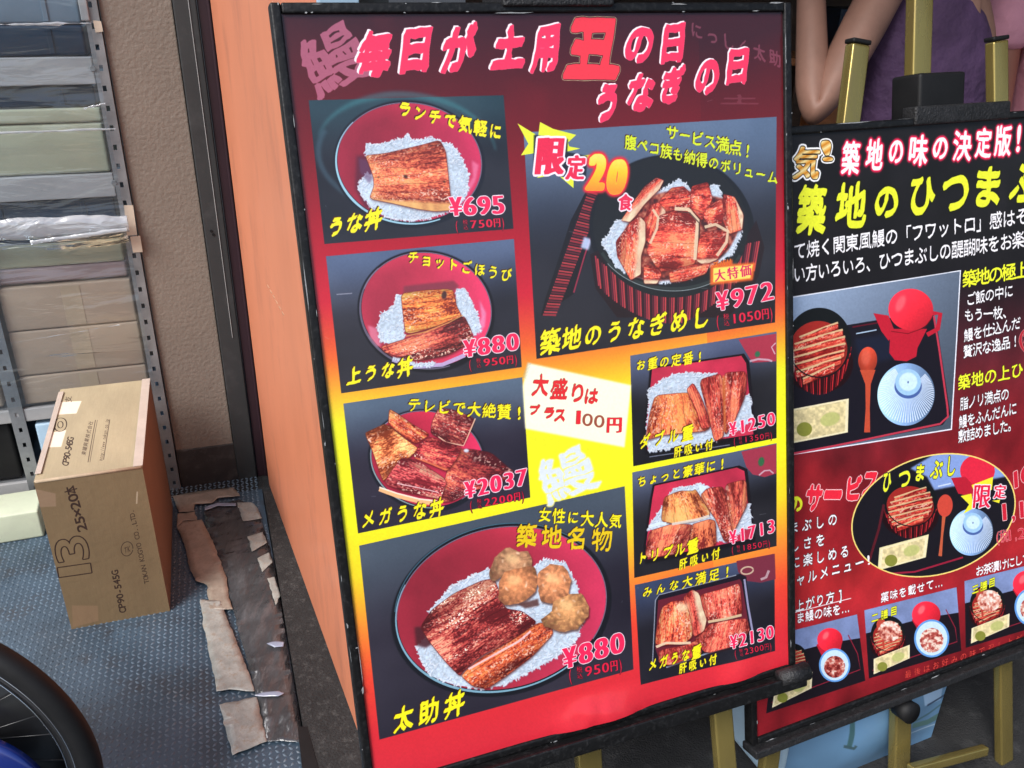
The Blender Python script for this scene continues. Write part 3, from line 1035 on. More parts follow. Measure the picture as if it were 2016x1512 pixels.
    C.line(z((1670, 400), (1730, 385), (1800, 390), (1830, 400)), 4, (.8, .7, .75), .8)
    C.line(z((1855, 270), (1825, 300), (1850, 350)), 2.5, (.85, .75, .8), .8)
    C.poly(C.ell(*z((1725, 350))[0], 5, 6, 20), (.15, .45, .3), .9, soft=1)
    lacquer(z((965, 440), (1630, 345), (1665, 400), (1720, 930), (930, 1045), (920, 860), (950, 600)), 3)
    C.rice(z((950, 610), (1040, 540), (1130, 490), (1230, 480), (1370, 490), (1420, 480), (1620, 640), (1670, 640), (1690, 820), (1500, 930), (1410, 970), (960, 1035), (930, 960), (960, 700)), 12)
    for pts, qd, sd, kw in (([(1000, 640), (1220, 620), (1300, 640), (1360, 740), (1390, 890), (1060, 920), (930, 960), (960, 780)], [(1000, 640), (930, 960), (1390, 890), (1260, 600)], 31, dict(dark=(.5, .14, .1), mid=(0.90, 0.41, 0.26), hi=(0.97, 0.63, 0.35))),
                            ([(1220, 600), (1270, 550), (1330, 660), (1400, 860), (1330, 880), (1290, 740)], [(1220, 600), (1300, 880), (1400, 860), (1290, 560)], 32, {}),
                            ([(1310, 530), (1480, 480), (1490, 930), (1420, 970), (1370, 760)], [(1310, 530), (1410, 970), (1490, 930), (1480, 480)], 33, {}),
                            ([(1480, 480), (1650, 470), (1640, 640), (1550, 850), (1490, 930)], [(1480, 480), (1490, 930), (1600, 800), (1650, 470)], 34, {})):
        C.eel(z(*pts), z(*qd), sd, **{**dict(dark=(.48, .12, .12), mid=(0.83, 0.30, 0.26), hi=(0.97, 0.52, 0.37), lines=5, amt=.7), **kw})
    C.line(z((1485, 500), (1490, 700), (1495, 900)), 5, (.86, .46, .22), .7, soft=1)
    C.line(z((960, 1075), (1330, 1020), (1530, 990)), 2, (.55, .58, .66), .7)
    # 7
    z = Z(1210, 860, .1786)
    C.poly(z((1385, 160), (1772, 75), (1772, 400), (1640, 440), (1510, 410), (1440, 330)), (.62, .20, .28))
    C.poly(C.ell(*z((1605, 270))[0], 6, 9, 10), (.15, .42, .25), .9, soft=1)
    C.line(z((1580, 420), (1640, 370), (1700, 365), (1740, 400)), 3, (.8, .72, .76), .8)
    lacquer(z((410, 520), (1360, 310), (1450, 350), (1540, 1130), (330, 1370), (310, 1200), (380, 680)), 4)
    C.rice(z((640, 560), (850, 530), (920, 510), (1010, 540), (1470, 740), (1500, 960), (1340, 1060), (1200, 1150), (350, 1010), (380, 960)), 13, size=6)
    for pts, qd, sd, kw in (([(530, 660), (700, 590), (850, 590), (880, 570), (1060, 850), (850, 920), (640, 950), (500, 920)], [(530, 640), (500, 930), (1060, 850), (860, 560)], 41, dict(dark=(.5, .2, .12), mid=(0.94, 0.52, 0.30), hi=(0.97, 0.74, 0.43))),
                            ([(370, 1030), (560, 970), (640, 950), (860, 960), (820, 1180), (640, 1290), (320, 1330)], [(370, 1030), (320, 1330), (640, 1290), (800, 960)], 42, {}),
                            ([(830, 960), (1030, 900), (1100, 920), (1110, 1190), (880, 1240), (800, 1160)], [(830, 950), (800, 1250), (1110, 1190), (1080, 900)], 43, dict(mid=(0.94, 0.50, 0.32))),
                            ([(930, 640), (1010, 560), (1190, 540), (1260, 860), (1320, 1100), (1200, 1160), (1100, 900), (1050, 830)], [(930, 620), (1180, 1160), (1320, 1100), (1190, 540)], 44, {}),
                            ([(1200, 520), (1440, 460), (1450, 740), (1340, 960), (1290, 1060), (1240, 800)], [(1200, 520), (1290, 1060), (1400, 960), (1440, 460)], 45, {})):
        C.eel(z(*pts), z(*qd), sd, **{**dict(dark=(.48, .14, .13), mid=(0.85, 0.35, 0.29), hi=(0.97, 0.57, 0.39), lines=4, amt=.7), **kw})
    C.line(z((370, 985), (480, 945), (560, 950)), 6, (.85, .92, .95), .9)
    C.line(z((620, 955), (760, 930), (900, 905), (1030, 865)), 5, (.88, .84, .78), .9)
    C.poly(z((905, 515), (1015, 545), (935, 610)), (.85, .93, .97), .95)
    # 8
    z = Z(1210, 1080, .1786)
    C.poly(z((1330, 130), (1755, 50), (1765, 330), (1600, 370), (1450, 350), (1350, 250)), (.46, .17, .24))
    C.line(C.ell(*z((1450, 235))[0], 12, 7, -10), 3, (.8, .72, .6), .9)
    C.line(z((1690, 235), (1660, 310), (1600, 335)), 5, (.72, .62, .64), .9)
    C.poly(z((465, 500), (1370, 270), (1440, 300), (1520, 960), (600, 1280), (400, 1290), (440, 620)), (.10, .08, .13))
    C.line(z((410, 1270), (440, 560), (480, 500), (900, 395), (1330, 285)), 2, (.62, .66, .72), .8)
    C.line(z((1420, 330), (1460, 620), (1510, 900)), 4, (.62, .62, .75), .9)
    C.line(z((560, 1300), (1000, 1150), (1280, 1070)), 3, (.55, .62, .7), .9)
    C.poly(z((470, 560), (1370, 330), (1390, 360), (1480, 900), (480, 1200), (440, 1090)), (.40, .12, .18))
    for pts, qd, sd, kw in (([(510, 640), (620, 570), (800, 560), (850, 700), (850, 960), (760, 1040), (440, 1060), (450, 900)], [(500, 600), (440, 1070), (850, 1000), (820, 520)], 51, dict(mid=(0.96, 0.39, 0.26), hi=(0.97, 0.72, 0.48))),
                            ([(740, 540), (840, 440), (920, 480), (1010, 760), (980, 900), (860, 970), (820, 700)], [(760, 500), (820, 980), (1010, 880), (900, 460)], 52, dict(ew=15, edge=cream)),
                            ([(930, 500), (1200, 430), (1370, 370), (1400, 720), (1200, 770), (1020, 810), (960, 640)], [(930, 480), (1010, 830), (1400, 720), (1380, 370)], 53, dict(mid=(0.92, 0.35, 0.30))),
                            ([(1020, 830), (1250, 780), (1450, 760), (1480, 900), (1340, 1060), (1000, 1150), (860, 1000), (960, 920)], [(1000, 820), (900, 1130), (1400, 1040), (1460, 760)], 54, {}),
                            ([(480, 1110), (760, 1060), (900, 1000), (960, 1150), (600, 1280), (480, 1250)], [(480, 1100), (480, 1260), (950, 1150), (900, 1000)], 55, {})):
        C.eel(z(*pts), z(*qd), sd, **{**dict(dark=(.52, .14, .13), mid=(0.90, 0.35, 0.30), hi=(0.97, 0.57, 0.43), lines=5, amt=.8), **kw})
    C.line(z((450, 1075), (560, 1030), (700, 1035), (830, 1030)), 5, cream, .95)
    C.line(z((1020, 800), (1200, 770), (1390, 725)), 5, (.84, .74, .58), .95)
    C.poly(C.ell(*z((730, 640))[0], 12, 9, 10), (.98, .88, .7), .8, soft=3)

    # ---- paper note painted on the yellow ground
    note = [(1038, 714), (1241, 758), (1228, 880), (1033, 843), (1028, 760)]
    C.poly(note, (1, .99, .86), 1, soft=2)
    for i in range(12):
        C.line([(1027 + i * .9, 742 - i * 2.6), (1035 + i * .9, 744 - i * 2.6)], 1.2, (.6, .65, .6), .7)
    C.letter(C.boxed([('大', 1046, 737, 1080, 778), ('盛', 1082, 746, 1117, 784), ('り', 1124, 756, 1148, 790), ('は', 1150, 766, 1177, 793)], .1, .05), (.88, .16, .18), thick=4, ang=60, shadow=(.45, .32, .26), so=(1, 1))
    C.letter(C.boxed([('プ', 1042, 797, 1062, 815), ('ラ', 1070, 803, 1090, 822), ('ス', 1090, 807, 1112, 828)], .1, .05), (.88, .16, .18), thick=4, ang=60, shadow=(.45, .32, .26), so=(1, 1))
    C.letter(C.boxed([('1', 1134, 808, 1141, 834), ('円', 1194, 822, 1222, 851)], .05, .02), (.90, .15, .20), thick=5, ang=0, shadow=(.45, .32, .26), so=(1, 1))
    C.letter(C.boxed([('0', 1145, 814, 1166, 838), ('0', 1168, 817, 1189, 841)], .05, .02), (.62, .30, .22), thick=1, ang=0, shadow=(.5, .35, .28), so=(1, 1))
    ph = math.radians(-22)
    ex, ey = np.array([math.cos(ph), math.sin(ph)]) * 108, np.array([-math.sin(ph), math.cos(ph)]) * 90
    _, lo, hi = glyph('鰻')
    C.letter(C.cover(C.glyph_polys('鰻', (1046, 912), ex, ey, lo, hi - lo, .1, 4), 14), (.85, .90, .95), thick=3, ang=40, wid=1, glow=(.96, .93, .55), gw=3, alpha=.9)

    # ---- captions
    def cap(text, p0, p1, h, w=None, th=3.2, col=YEL, sh=(.25, .10, .05), drift=None, wob=.06, ang=62):
        C.letter(C.run(text, p0, p1, h, w, wob=wob, drift=drift, jit=.16), col, thick=th * 1.25, ang=ang - 8, wid=.8, shadow=sh, so=(2, 2))

    def price(text, p0, p1, h, w=None, th=6, ow=2):
        C.letter(C.run(text, p0, p1, h * 1.2, w, wob=0), (.93, .15, .34), thick=th, ang=0, wid=.6, outline=(.98, .93, .95), ow=ow)

    def tax(text, p0, p1, h, w=None, th=1.6):
        # opening bracket, the two stacked small characters, the figure, closing bracket
        p0, p1 = np.array(p0, float), np.array(p1, float)
        d = (p1 - p0) / (len(text) + 2)
        col, o = (.88, .12, .26), (.12, .03, .06)
        w = w or h * .62
        C.letter(C.run('(', p0, p0, h * 1.25, w), col, outline=o, ow=1)
        s1 = p0 + d * 1.1
        C.letter(C.run('税', s1 + [0, -h * .26], s1 + [0, -h * .26], h * .52, h * .5), col, wid=.5, outline=o, ow=1)
        C.letter(C.run('込', s1 + [1, h * .26], s1 + [1, h * .26], h * .52, h * .5), col, wid=.5, outline=o, ow=1)
        C.letter(C.run(text, p0 + d * 2.2, p0 + d * (len(text) + 1.25), h, w, wob=0), col, thick=th, ang=0, wid=.4, outline=o, ow=1)
        C.letter(C.run(')', p1, p1, h * 1.25, w), col, outline=o, ow=1)
    cap('ランチで気軽に', (798, 216), (975, 260), 30, 26, drift=1)
    cap('うな丼', (663, 446), (736, 432), 40, 33, th=5)
    price('¥695', (897, 407), (980, 403), 38, 27)
    tax('750円', (899, 444), (989, 438), 20, 14)
    cap('チョットごほうび', (814, 507), (996, 541), 26, 22, th=2.6)
    cap('上うな丼', (698, 739), (798, 722), 34, 28, th=4.5)
    price('¥880', (924, 685), (1008, 672), 35, 26)
    tax('950円', (925, 716), (1014, 706), 19, 14)
    cap('テレビで大絶賛!', (816, 796), (1021, 812), 28, 26, th=2.6)
    cap('メガうな丼', (726, 1020), (860, 998), 36, 28, th=4)
    price('¥2037', (925, 962), (1026, 938), 34, 23)
    tax('2200円', (927, 993), (1028, 974), 19, 13)
    cap('女性に大人気', (1072, 1012), (1210, 1024), 28, 24, th=2.6)
    cap('築地名物', (1036, 1053), (1184, 1060), 42, 36, th=3.2, col=(.90, .78, .10))
    cap('太助丼', (795, 1412), (895, 1384), 46, 38, th=6)
    price('¥880', (1121, 1292), (1214, 1264), 42, 30, th=7)
    tax('950円', (1122, 1326), (1220, 1306), 24, 16, th=2)
    cap('サービス満点!', (1322, 262), (1470, 298), 28, 25, th=2.6, col=(.84, .92, .16))
    cap('腹ペコ族も納得のボリューム', (1240, 282), (1519, 350), 27, 22, th=2.6, col=(.84, .92, .16))
    cap('築地のうなぎめし', (1082, 672), (1378, 625), 46, 36, th=4.5)
    # price tag plate
    C.poly([(1396, 522), (1440, 511), (1440, 520), (1485, 517), (1480, 552), (1396, 562)], (.95, .42, .16), .9, soft=2)
    C.poly([(1402, 528), (1480, 521), (1475, 548), (1402, 556)], (.97, .88, .40), 1, soft=1)
    C.letter(C.run('ズバリ', (1407, 521), (1433, 516), 14, 13, wob=.02), (.95, .6, .1), thick=1, outline=(.75, .15, .1), ow=1)
    C.letter(C.run('大特価', (1415, 542), (1466, 533), 25, 23, wob=.02), (.85, .12, .36), thick=2, ang=0, wid=.6)
    price('¥972', (1420, 592), (1508, 573), 38, 28, th=6)
    tax('1050円', (1411, 632), (1516, 616), 24, 15, th=2)
    cap('お重の定番!', (1260, 718), (1376, 702), 22, 18, th=2)
    cap('ダブル重', (1268, 868), (1352, 852), 28, 22, th=3)
    cap('肝吸い付', (1333, 888), (1394, 875), 20, 15, th=2)
    price('¥1250', (1441, 843), (1516, 824), 26, 17, th=4)
    tax('1350円', (1444, 868), (1516, 856), 14, 9.5, th=1)
    cap('ちょっと豪華に!', (1262, 946), (1420, 912), 22, 19, th=2)
    cap('トリプル重', (1263, 1096), (1362, 1074), 26, 21, th=3)
    cap('肝吸い付', (1343, 1108), (1407, 1089), 20, 15, th=2)
    price('¥1713', (1441, 1056), (1516, 1035), 27, 17, th=4)
    tax('1850円', (1440, 1081), (1512, 1068), 14, 9.5, th=1)
    cap('みんな大満足!', (1273, 1163), (1430, 1124), 22, 20, th=2.2)
    cap('メガうな重', (1284, 1306), (1370, 1282), 25, 18, th=3)
    cap('肝吸い付', (1343, 1313), (1402, 1297), 19, 14, th=2)
    price('¥2130', (1443, 1262), (1514, 1243), 27, 17, th=4)
    tax('2300円', (1446, 1285), (1515, 1270), 14, 9.5, th=1)
    # faint handling marks
    for i in range(26):
        r_ = rg.random(4)
        x, y = 640 + r_[0] * 860, 180 + r_[1] * 1150
        C.line([(x, y), (x + (r_[2] - .3) * 26, y + (r_[3] - .4) * 8)], .9, (.8, .82, .86), .28)
    gn = fbm(C.PX / 3.0, C.PY / 3.0, 77, 2)
    C.im = np.clip(C.im * (1 + .06 * (gn - .5))[..., None], 0, 1) * np.array([.97, .96, .97])
    return C.image('menu_print')


# ================================================================== second poster (its left fifth stands behind the first board)
def paint_poster_two():
    C = canvas_for(B2, 1000, 1450)
    g = ramp([(0, '1c1a1c'), (.26, '1a181c'), (.36, '401c24'), (.46, '6c2028'), (.56, '7a1a22'), (.66, '8a1c24'), (.76, 'a02428'), (.86, '98202a'), (1, '781820')])
    n = fbm(C.U * 6, C.V * 7, 31, 4)
    n2 = fbm(C.U * 13, C.V * 15, 35, 3)
    C.im[:] = g(C.V + .10 * (n - .5) * np.clip((C.V - .2) * 4, 0, 1))
    C.im *= (1 + .5 * (n2 - .5))[..., None]
    C.im += (np.clip(n - .55, 0, 1) * np.clip((C.V - .3) * 3, 0, 1))[..., None] * np.array([.5, .14, .12])
    YEL = (.93, .95, .20)
    W = (.97, .96, .97)
    zA, zB, zC, zD = Z(1540, 240, .2361), Z(1540, 520, .2361), Z(1540, 860, .2361), Z(1440, 1080, .28571)

    def b(z, *pts):
        p = z(*pts)
        return (*p[0], *p[1])
    # top corner badge
    cv = C.boxed([('気', *b(zA, (85, 215), (320, 480)))], .12, .02)
    gold = lambda x, y: ramp([(0, 'c87818'), (.5, 'f2dfa0'), (1, 'd88c28')])(np.clip(((x + y * 1.6) / 26) % 1.0, 0, 1))
    C.letter(cv, gold, thick=5, ang=0, wid=1.5, outline=(.97, .97, .97), ow=6)
    C.letter(cv, gold, thick=5, ang=0, wid=1.5, outline=(.1, .08, .06), ow=2)
    cv = C.boxed([('人', *b(zA, (-220, 330), (60, 560)))], .1, .02)
    C.letter(cv, gold, thick=5, ang=0, wid=1.5, outline=(.97, .97, .97), ow=6)
    C.letter(cv, gold, thick=5, ang=0, wid=1.5, outline=(.1, .08, .06), ow=2)
    cv = C.boxed([('!', *b(zA, (345, 165), (395, 330)))], -.12, .0)
    C.letter(cv, gold, thick=4, ang=0, wid=1.5, outline=(.97, .97, .97), ow=5)
    C.letter(cv, gold, thick=4, ang=0, wid=1.5, outline=(.1, .08, .06), ow=2)
    cv = C.boxed([('築', *b(zA, (490, 170), (650, 440))), ('地', *b(zA, (690, 150), (840, 400))), ('の', *b(zA, (885, 165), (1005, 345))), ('味', *b(zA, (1050, 120), (1215, 365))),
                  ('の', *b(zA, (1250, 140), (1375, 310))), ('決', *b(zA, (1415, 85), (1580, 325))), ('定', *b(zA, (1600, 60), (1745, 300))), ('版', *b(zA, (1760, 40), (1910, 285))),
                  ('!', *b(zA, (1945, 35), (1985, 250)))], .08, .03)
    C.letter(cv, (1, .95, .96), thick=3, ang=70, wid=1, glow=(.92, .12, .30), gw=4)
    cv = C.boxed([('築', *b(zA, (120, 540), (370, 930))), ('地', *b(zA, (440, 520), (700, 870))), ('の', *b(zA, (770, 560), (960, 790))), ('ひ', *b(zA, (1060, 480), (1270, 765))),
                  ('つ', *b(zA, (1325, 465), (1545, 735))), ('ま', *b(zA, (1610, 390), (1815, 700))), ('ぶ', *b(zA, (1885, 365), (2130, 660))), ('し', *b(zA, (2210, 350), (2400, 640)))], .06, .04)
    C.letter(cv, (.90, .92, .20), thick=8, ang=62, wid=1.0, glow=(.10, .10, .06), gw=4)

    def txt(t, p0, p1, h, w=None, col=W, th=1.6, ang=70, o=(.05, .03, .04), wob=.05):
        C.letter(C.run(t, p0, p1, h, w, up=(0.0, 1), wob=wob), col, thick=th, ang=ang, wid=.35, outline=o, ow=1)
    txt('て焼く関東風鰻の「フワットロ」感はそ', zA((145, 1075))[0], zA((1990, 790))[0], 36, 27)
    txt('い方いろいろ、ひつまぶしの醍醐味をお楽し', zA((140, 1270))[0], zA((2060, 970))[0], 36, 25.5)
    # large photograph of the tray
    q = zB((-560, 372), (1483, 52), (1408, 1380), (-560, 1690))

    def backdrop(x, y):
        u = np.clip((x - 1560) / 340, 0, 1)
        v = np.clip((y - 540 + (x - 1560) * .15) / 260, 0, 1)
        c = rgb('9fb4d4') * (1 - u[..., None] * .38) * (1 - .32 * v[..., None])
        return np.clip(c, 0, 1)
    qq = np.array(q)
    C.poly(qq, (.93, .94, .98))
    ct = qq.mean(0)
    qi = qq + np.sign(ct - qq) * [2.2, 2.2]
    C.poly(qi, backdrop)
    C.poly(zB((-540, 640), (560, 505), (1245, 390), (1290, 560), (1395, 1250), (1330, 1340), (430, 1520), (-540, 1680)), (.10, .09, .13))
    C.line(zB((580, 525), (900, 470)), 3, (.35, .08, .14))
    C.line(zB((1255, 430), (1300, 700), (1370, 1190), (1375, 1270), (1310, 1330), (430, 1512), (-300, 1650)), 4, (.74, .22, .30))
    C.line(zB((610, 580), (780, 548)), 2.5, (.7, .8, .9), .9)
    C.poly(zB((600, 620), (880, 580), (930, 780), (640, 860)), (.12, .16, .26), .5, soft=5)

    def tub(cx, cy, rx, ry, seed, food=True, sc=1.0):
        C.poly(C.ell(cx, cy + ry * .52, rx * 1.12, ry * .95, 0), (.13, .05, .07))
        for i in range(44):
            t = i / 43 * math.pi
            x = cx + rx * 1.06 * math.cos(t)
            y = cy + ry * .9 * math.sin(t)
            C.line([(x, y), (cx + (x - cx) * .90, y + ry * .62 * (.35 + .65 * math.sin(t)))], 2.0 * sc, [(.80, .18, .20), (.5, .08, .12), (.22, .05, .08)][i % 3], .95)
        C.poly(C.ell(cx, cy - ry * .12, rx * 1.06, ry * 1.12, 8), (.08, .09, .10))
        C.poly(C.ell(cx, cy + ry * .06, rx * .93, ry * .88, 8), (.62, .16, .14))
        if food:
            for k in range(7):
                y = cy - ry * .55 + k * ry * .22
                hw = rx * .88 * math.sqrt(max(.05, 1 - ((y - cy - ry * .06) / (ry * .88)) ** 2))
                pts = [(cx - hw, y + ry * .24), (cx - hw * .3, y + ry * .08), (cx + hw * .3, y - ry * .08), (cx + hw, y - ry * .22), (cx + hw, y), (cx + hw * .3, y + ry * .14), (cx - hw * .3, y + ry * .30), (cx - hw, y + ry * .44)]
                C.eel(pts, [pts[0], pts[3], pts[4], pts[7]], seed + k, dark=(.52, .10, .10), mid=(.84, .24, .20), hi=(.94, .48, .36), lines=2, amt=.9)
                C.line(pts[:4], [3.4 * sc, 4.4 * sc, 2.6 * sc, 4 * sc], (.90, .78, .58), .85)
        C.line(C.ell(cx, cy + ry * .06, rx * .95, ry * .90, 8, 10, 175, 50), 2.4 * sc, (.07, .07, .09))
    tub(*zB((300, 690))[0], 60, 62, 60)
    # wooden spoon
    C.poly(C.ell(*zB((705, 800))[0], 18.5, 26, 4), lambda x, y: np.clip(np.array([.74, .26, .18]) * (1.25 - (y - 690) * .008 - np.abs(x - 1706) * .012)[..., None], 0, 1))
    C.poly(zB((640, 880), (770, 880), (730, 1000), (722, 1200), (725, 1400), (675, 1400), (688, 1200), (685, 1000)), (.76, .30, .20))
    C.poly(C.ell(*zB((690, 775))[0], 9, 16, 4), (.86, .40, .32), .6, soft=3)

    def kettle(z, k=1.0, ox=0, oy=0, z_=None):
        f = lambda *p: [(a * k + ox, b_ * k + oy) for a, b_ in p]
        R, D = (.90, .17, .24), (.74, .12, .20)
        C.poly(z(*f((755, 410), (880, 430), (930, 560), (880, 640), (820, 560))), D)
        C.line(z(*f((1240, 410), (1310, 415), (1290, 540), (1200, 590))), 9 * k, D)
        C.poly(z(*f((880, 540), (1200, 540), (1120, 700), (1110, 770), (1030, 810), (930, 800), (885, 740), (890, 640))), D)
        c = z(*f((1065, 380)))[0]
        C.poly(C.ell(c[0], c[1], 44 * k, 41 * k, 6), lambda x, y: np.clip(np.array(R) * (1.06 - .010 / k * (x - c[0]) * .4 - .004 / k * (y - c[1]))[..., None], 0, 1))
        C.poly(C.ell(c[0] - 20 * k, c[1] - 12 * k, 8 * k, 17 * k, 25), (1, .42, .45), .7, soft=3)
        C.line(z(*f((900, 560), (1040, 580), (1180, 530), (1240, 450))), 1.6, (.4, .06, .1), .8)
    kettle(zB)

    def striped_bowl(c, r, k=1.0, full=True):
        C.poly(C.ell(c[0], c[1], r * .99, r * 1.08, 10), lambda x, y: np.clip(rgb('7c9cc8') * (1.12 - .008 / k * (x - c[0]))[..., None], 0, 1))
        hub = (c[0] + 4 * k, c[1] - r * .42)
        for i in range(64):
            a = math.radians(-25 + 250 * i / 63)
            p0 = (hub[0] + 22 * k * math.cos(a), hub[1] + 18 * k * math.sin(a) + 5 * k)
            # end on the bowl's outline
            d = np.array([math.cos(a), math.sin(a)])
            o = (np.array(hub) - c)
            A, Bq, Cq = 1, 2 * (o @ d), o @ o - (r * .97) ** 2
            t = (-Bq + math.sqrt(max(Bq * Bq - 4 * A * Cq, 0))) / 2
            C.line([p0, np.array(hub) + d * t], [.8 * k, 2.2 * k], (.90, .94, 1), .85)
        C.poly(C.ell(hub[0], hub[1] + 8 * k, 27 * k, 24 * k), (.28, .38, .62))
        C.poly(C.ell(hub[0], hub[1], 25.5 * k, 26 * k), (.62, .78, .92))
        C.poly(C.ell(hub[0], hub[1] - 1, 18 * k, 18 * k), (.82, .92, .98), .9, soft=1)
        C.poly(C.ell(hub[0], hub[1], 1.6 * k, 2.4 * k), (.3, .4, .6))
    striped_bowl(np.array(zB((1025, 1085))[0]), 57)

    def condiments(z, pts, seed):
        q_ = np.array(z(*pts))
        C.poly(q_, (.93, .88, .72))
        m = q_.mean(0)
        C.poly(m + (q_ - m) * .9, lambda x, y: np.clip(rgb('dccb98') * (1 + .35 * (fbm(x / 6, y / 6, seed, 2) - .5))[..., None], 0, 1))
        w_ = np.linalg.norm(q_[1] - q_[0])
        a = q_[0] * .5 + q_[3] * .5
        u = unit(q_[1] - q_[0])
        C.poly(C.ell(*(a + u * w_ * .24 + [0, w_ * .09]), w_ * .13, w_ * .12, -15), (.52, .53, .22))
        C.poly(C.ell(*(a + u * w_ * .68), w_ * .17, w_ * .11, -20), (.70, .72, .42), .8, soft=1)
    condiments(zB, [(65, 1210), (548, 1118), (540, 1400), (65, 1495)], 3)
    # side text
    txt('築地の極上', zB((1555, 120))[0], zB((1990, 50))[0], 36, 30, YEL, 3)
    for t, a, e in (('ご飯の中に', (1565, 290), (1880, 225)), ('もう一枚、', (1550, 425), (1870, 400)), ('鰻を仕込んだ', (1545, 590), (1940, 495)), ('贅沢な逸品!', (1540, 725), (1935, 640))):
        txt(t, zB(a)[0], zB(e)[0], 27, 20)
    txt('築地の上ひつ', zB((1510, 980))[0], zB((2060, 860))[0], 32, 26, YEL, 3)
    for t, a, e in (('脂ノリ満点の', (1510, 1160), (1850, 1085)), ('鰻をふんだんに', (1500, 1310), (1915, 1205)), ('敷詰めました。', (1495, 1430), (1910, 1335))):
        txt(t, zB(a)[0], zB(e)[0], 27, 18)
    C.letter(C.run('(税', zB((1990, 620))[0], zB((2080, 600))[0], 40), (.7, .15, .2), wid=1, outline=(.95, .7, .7), ow=1)
    # middle band
    C.letter(C.run('の', zC((115, 550))[0], zC((115, 550))[0], 34, 26), YEL, thick=5, ang=60, wid=1)
    cv = C.boxed([('サ', *b(zC, (195, 410), (330, 600))), ('ー', *b(zC, (350, 455), (485, 500))), ('ビ', *b(zC, (535, 335), (655, 510))), ('ス', *b(zC, (665, 305), (795, 480)))], .08, .03)
    C.letter(cv, (.90, .16, .24), thick=8, ang=66, wid=1, outline=(.98, .86, .86), ow=2)
    # oval vignette
    ov = C.ell(*zC((1255, 650))[0], 164, 116, -17)
    C.poly(ov, (.10, .09, .12))
    E0 = C.im.copy()
    C.poly(zC((1060, 260), (1300, 120), (1700, 120), (1900, 300), (1850, 330), (1260, 440), (1200, 330)), (.52, .62, .84), 1, soft=2)
    tub(*zC((1060, 560))[0], 50, 44, 70, sc=.8)
    C.poly(zC((790, 1110), (805, 920), (1215, 808), (1190, 1000)), (.90, .86, .66))
    condiments(zC, [(815, 930), (1205, 825), (1185, 1000), (800, 1100)], 5)
    C.poly(C.ell(*zC((1350, 570))[0], 15, 22, 4), (.80, .28, .22))
    C.line(zC((1340, 660), (1325, 820), (1310, 990)), [7, 4.5, 7], (.76, .36, .24))
    striped_bowl(np.array(zC((1570, 790))[0]), 43, .75)
    c = zC((1620, 280))[0]
    C.poly(C.ell(c[0], c[1], 34, 31), (.88, .16, .26))
    C.poly(zC((1400, 340), (1520, 330), (1620, 440), (1580, 500), (1460, 470)), (.72, .12, .2))
    C.line(zC((720, 1030), (800, 760), (840, 560)), 5, (.34, .10, .14))
    C.line(zC((1290, 410), (1400, 385)), 2.5, (.8, .85, .95))
    C.line(zC((820, 1140), (1100, 1120), (1500, 1000)), 3.5, (.6, .12, .22))
    # keep only what lies inside the oval
    M, y0, x0 = C.cover([ov])
    full = np.zeros((C.h, C.w))
    w_ = C.window(M, y0, x0)
    full[w_[1], w_[2]] = w_[0]
    C.im = E0 * (1 - full[..., None]) + C.im * full[..., None]
    ob = np.concatenate([ov, ov[:1]])
    C.line(ob, 2.6, (.96, .86, .48))
    cv = C.boxed([('ひ', *b(zC, (830, 300), (905, 450))), ('つ', *b(zC, (960, 285), (1060, 410))), ('ま', *b(zC, (1105, 230), (1180, 360))), ('ぶ', *b(zC, (1225, 200), (1335, 340))), ('し', *b(zC, (1370, 165), (1440, 320)))], .08, .03)
    C.letter(cv, YEL, thick=4, ang=66, wid=.8, outline=(.12, .10, .20), ow=2)
    for pts in (((1570, 400), (1750, 330), (1740, 440), (1600, 470)), ((1480, 490), (1570, 470), (1590, 590), (1500, 640), (1550, 560)), ((1740, 530), (1810, 520), (1800, 550))):
        C.poly(zC(*pts), (.94, .90, .20))
    cv = C.boxed([('限', *b(zC, (1585, 400), (1735, 590))), ('定', *b(zC, (1755, 395), (1860, 510)))], .08, .02)
    C.letter(cv, (.88, .14, .28), thick=3, ang=0, wid=.8, outline=(.97, .92, .95), ow=3)
    pr = dict(thick=4, ang=0, wid=.6, outline=(.97, .80, .80), ow=2)
    C.letter(C.run('10', zC((1940, 350))[0], zC((2035, 300))[0], 42, 34, wob=0), (.80, .14, .22), **pr)
    C.letter(C.run('1,1', zC((1845, 620))[0], zC((1990, 600))[0], 42, 30, wob=0), (.80, .14, .22), **pr)
    C.letter(C.run('(税1,2', zC((1790, 830))[0], zC((1990, 800))[0], 26, 18, wob=0), (.80, .14, .22), wid=.6, outline=(.97, .75, .75), ow=1)
    for t, a, e in (('まぶしの', (95, 750), (415, 685)), ('しさを', (100, 900), (315, 855)), ('に楽しめる', (110, 1040), (515, 950)), ('ャルメニュー', (150, 1180), (640, 1045))):
        txt(t, zC(a)[0], zC(e)[0], 26, 20)
    C.letter(C.run('!', zC((715, 1020))[0], zC((715, 1020))[0], 24), W, thick=2, ang=0)
    txt('上がり方]', zC((145, 1400))[0], zC((480, 1310))[0], 24, 19)
    C.line(zC((85, 1462), (570, 1340)), 1.4, W)
    txt('ま鰻の味を…', zC((150, 1500))[0], zC((525, 1420))[0], 23, 18, o=(.3, .04, .06))
    txt('薬味を載せて…', zC((850, 1330))[0], zC((1300, 1210))[0], 21, 17, o=(.3, .04, .06))
    txt('お茶漬けにして', zC((1640, 1110))[0], zC((2030, 1010))[0], 22, 18, o=(.3, .04, .06))

